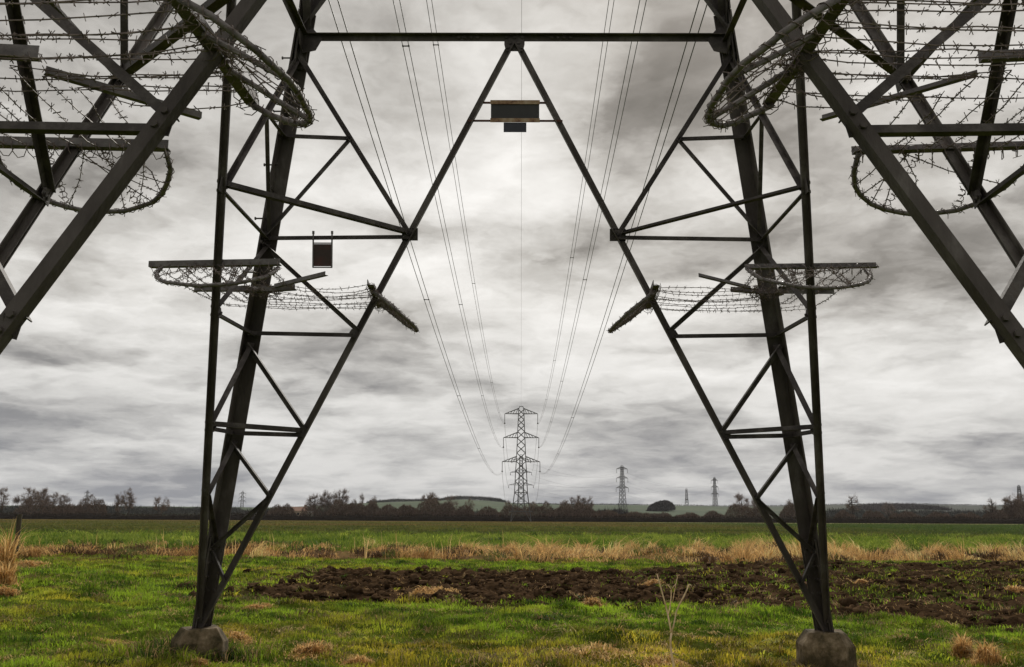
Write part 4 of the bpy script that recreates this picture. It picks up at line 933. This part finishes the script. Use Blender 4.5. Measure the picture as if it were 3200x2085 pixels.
# ploughed clods
ico = [(0, 0, 1)] + [(math.cos(k*1.2566)*.894, math.sin(k*1.2566)*.894, .447) for k in range(5)] + [(math.cos(k*1.2566+.628)*.894, math.sin(k*1.2566+.628)*.894, -.447) for k in range(5)] + [(0, 0, -1)]
icf = [(0, 1+k, 1+(k+1) % 5) for k in range(5)] + [(1+k, 6+k, 1+(k+1) % 5) for k in range(5)] + [(1+(k+1) % 5, 6+k, 6+(k+1) % 5) for k in range(5)] + [(11, 6+(k+1) % 5, 6+k) for k in range(5)]
ico = np.array(ico); icf = np.array(icf)
mid = {}; vv = [tuple(v) for v in ico]; ff = []
def midp_(a, b):
    k = (min(a, b), max(a, b))
    if k not in mid: q = (np.array(vv[a])+np.array(vv[b])); q /= np.linalg.norm(q); mid[k] = len(vv); vv.append(tuple(q))
    return mid[k]
for a, b_, c in icf: x1, y1, z1 = midp_(a, b_), midp_(b_, c), midp_(c, a); ff += [(a, x1, z1), (b_, y1, x1), (c, z1, y1), (x1, y1, z1)]
ico = np.array(vv); icf = np.array(ff)
n = 26000; x, y = scatter(n, 7, 28.5); k = rng.random(n) < soil_mask(x, y)*np.where(x > 5, .45, 1); x, y = x[k], y[k]; n = len(x)
sz = .016 + .075*rng.random(n)**4
V = ico[None]*(1 + rng.normal(size=(n, len(ico), 1))*.24)*sz[:, None, None]*rng.uniform(.6, 1.5, (n, 1, 3))*np.array([1.25, 1.1, .75]) + np.stack([x, y, zland(x, y)+sz*.2], 1)[:, None]
Tt = (icf[None] + (np.arange(n)*len(ico))[:, None, None]).reshape(-1, 3)
cc = lerp(np.array([[.02, .012, .0065]]), np.array([[.115, .073, .042]]), rng.random((n, 1)))
tag(link_mesh('soil_clods', tri_mesh('soil_clods', V.reshape(-1, 3), Tt, np.repeat(cc, len(ico), 0)), SOILM), 'dark brown turned clods over the ploughed strip', 'soil clods', None, 'stuff')

# individual clumps of dead grass (photo pixel of the base, size)
def straw_clump(label, px, py, wpx, hpx, seed, n=900, flat=.5, name='straw_clump', upright=.6, Y=None, cat='grass clump'):
    global rng
    g = rng; rng = np.random.default_rng(seed)
    r = ray(px, py)
    if Y is None:                                                   # where that ray meets the land
        t = 3.0
        while t < 200:
            q = EYE + r*t
            if q[2] < float(zland(q[0], q[1])): break
            t += .05
        Y = q[1]
    q = at(px, py, Y); x0 = q[0]; s = wpx/PXM(Y); h = hpx/PXM(Y)*(.8 if upright > .6 else .62)
    sc_n = 6; sc_c = rng.normal(size=(sc_n, 2))*[s*.27, s*.16]; u = sc_c[rng.integers(sc_n, size=n)] + rng.normal(size=(n, 2))*[s*.14, s*.12]*(.5 + 1.2*rng.random((n, 1))**2); x = x0+u[:, 0]; y = Y+u[:, 1]
    V, Tt, C = blades(np.stack([x-x0, y-Y, zland(x, y)-float(zland(x0, Y))+h*.25*flat*rng.random(n)], 1), h*rng.uniform(.2, 1.2, n)*np.clip(1.2-np.hypot(u[:, 0]/(s*.45), u[:, 1]/(s*.35)), .3, 1), .010*(Y+CD)/11*rng.uniform(.6, 1.5, n), (1.6-upright)*np.ones(n)*1.2, strawcol(n, .15), .9)
    o = link_mesh(name, tri_mesh(name, V, Tt, C), STRAWM, None, (x0, Y, float(zland(x0, Y)))); tag(o, label, cat, 'clumps of dead straw'); rng = g
    return o
SC = [('pale straw heap on the grass left of the left footing', 385, 2020, 150, 30, 1.3), ('straw tuft lying behind the left footing on its right', 735, 2000, 150, 32, 1.2), ('tangled straw tuft right of the left footing near the picture bottom', 985, 2045, 190, 66, .7), ('small straw tuft on turned soil right of the left footing', 800, 1905, 80, 30, 1.2),
      ('pinkish straw heap in the middle of the ploughed soil', 1330, 1858, 170, 34, 1.4), ('straw tuft on the soil left of the dry stalk top', 1845, 1890, 80, 40, .8), ('straw heap on soil behind the dry stalk', 2035, 1832, 70, 30, .8), ('broad flattened straw patch at the foot of the dry stalk', 1870, 2045, 430, 46, 1.6),
      ('straw patch right at the bottom beside the dry stalk', 2070, 2075, 260, 42, 1.5), ('upright pale straw tuft in the bottom right corner', 3090, 2075, 150, 95, .2), ('thin tall straw tuft left of the bottom right corner', 3010, 2060, 70, 110, .1), ('straw scrap on the soil at the far right', 3180, 1850, 90, 30, 1.0),
      ('straw tuft beneath the picture bottom, right of the left footing', 1130, 2085, 110, 60, .3), ('low straw scrap on soil right of the right leg', 2690, 1822, 60, 14, 1.5), ('short straw tuft left of the left footing near the bottom', 620, 2080, 70, 40, .6)]
for j, (lab, px, py, wp, hp, fl) in enumerate(SC): straw_clump(lab, px, py, wp, hp, 500+j, n=1100, flat=fl, upright=max(.0, .9-fl*.7))
straw_clump('tall pale dry grass standing at the left edge beside the wooden post', 14, 1825, 46, 250, 600, n=620, flat=.3, name='tall_dry_grass', upright=1.1)
straw_clump('pale dry stems fallen round the foot of the tall dry grass at the left edge', 22, 1835, 90, 110, 603, n=700, flat=.9, upright=.7)
straw_clump('domed pale straw clump at the left edge below the tall dry grass', 0, 1868, 70, 60, 601, n=1300, flat=1.6, name='straw_clump', upright=.0)
straw_clump('brown bent grass spilling right from the wooden post', 80, 1775, 110, 45, 602, n=1100, flat=1.2, name='straw_clump', upright=.2)
# fence post
YP = 27.0; xp = xat(46, YP, 1750); zp = float(zland(xp, YP)); b = MB(); hp = (1762-1631)/PXM(YP)
b.prism((0, 0, -.4), (.02, 0, hp), [(math.cos(k*math.pi/5)*.085*(1+.06*math.sin(k*3)), math.sin(k*math.pi/5)*.085) for k in range(10)], Vector((1, 0, 0)), Vector((0, 1, 0)))
tag(b.build('fence_post', POST, None, loc=(xp, YP, zp)), 'dark weathered wooden post standing in dry grass at the left edge', 'post')
# dry hogweed stalk
YS = 2.75; z0 = at(2104, 2078, YS)
def sp(cx_, cy_, dy=0): return Vector(at(2000+cx_/4.923, 1770+cy_/4.923, YS+dy)) - Vector(z0)
st = empty('dry_stalk', z0); tag(st, 'pale dry forked weed stalk standing in the grass before the right leg', 'plant')
base = Vector((.0, 0, float(zland(z0[0], YS)) - z0[2] - .03))
b = MB(); b.tube([base, sp(515, 1500), sp(490, 1390), sp(468, 1230), sp(470, 1120), sp(482, 1025)], [.0125, .013, .0125, .0115, .0105, .0095], 7); b.build('stem', STALK, st, True)
for pts, rs in (([sp(482, 1025), sp(458, 900, .01), sp(430, 745, .02), sp(392, 590, .03), sp(345, 420, .03), sp(295, 240, .02), sp(262, 120, .02)], [.008, .0075, .0072, .0062, .006, .0068, .004]),
                ([sp(486, 1020), sp(520, 900, -.02), sp(560, 690, -.04), sp(605, 590, -.05), sp(655, 500, -.06), sp(715, 375, -.07), sp(757, 272, -.07)], [.006, .006, .0058, .006, .0065, .0062, .004]),
                ([sp(430, 745, .02), sp(455, 660, .05), sp(470, 560, .06), sp(480, 450, .06), sp(480, 360, .06)], [.005, .005, .005, .0048, .0045]),
                ([sp(480, 360, .06), sp(455, 315, .07), sp(430, 285, .07), sp(395, 290, .09)], [.004, .0032, .0028, .002]), ([sp(480, 360, .06), sp(515, 310, .05), sp(548, 268, .04)], [.004, .003, .002]),
                ([sp(500, 560, .12), sp(520, 440, .1), sp(550, 280, .1), sp(580, 145, .1)], [.0035, .0035, .003, .0028])):
    b = MB(); b.tube(pts, [q*1.2 for q in rs], 6); b.build('branch', STALK, st, True)
for c, sz_ in (((262, 120), 34), ((757, 272), 45), ((580, 140), 38), ((430, 285), 30)):
    b = MB()
    for k in range(6):
        a = 6.28*k/6+.4; b.tube([sp(*c, .02), sp(c[0]+math.cos(a)*sz_, c[1]+math.sin(a)*sz_*.45-(8 if c[0] != 757 else -30), .02*math.sin(a*2))], [.0022, .0012], 4)
    b.build('seed_head', STALK, st)

# thin damp air
b = MB(); b.box((0, 1040, 33), 3600, 2300, 82)
HZM = bpy.data.materials.new('haze'); HZM.use_nodes = True; _n = HZM.node_tree; _n.nodes.remove(_n.nodes['Principled BSDF'])
_v = _n.nodes.new('ShaderNodeVolumePrincipled'); _v.inputs['Density'].default_value = HAZE; _v.inputs['Color'].default_value = (.93, .95, 1, 1); _v.inputs['Anisotropy'].default_value = .2
_n.links.new(_v.outputs[0], _n.nodes['Material Output'].inputs['Volume'])
hz_ = b.build('haze', HZM); hz_['kind'] = 'stuff'; hz_['label'] = 'thin damp haze over the far fields and hills'; hz_['category'] = 'haze'
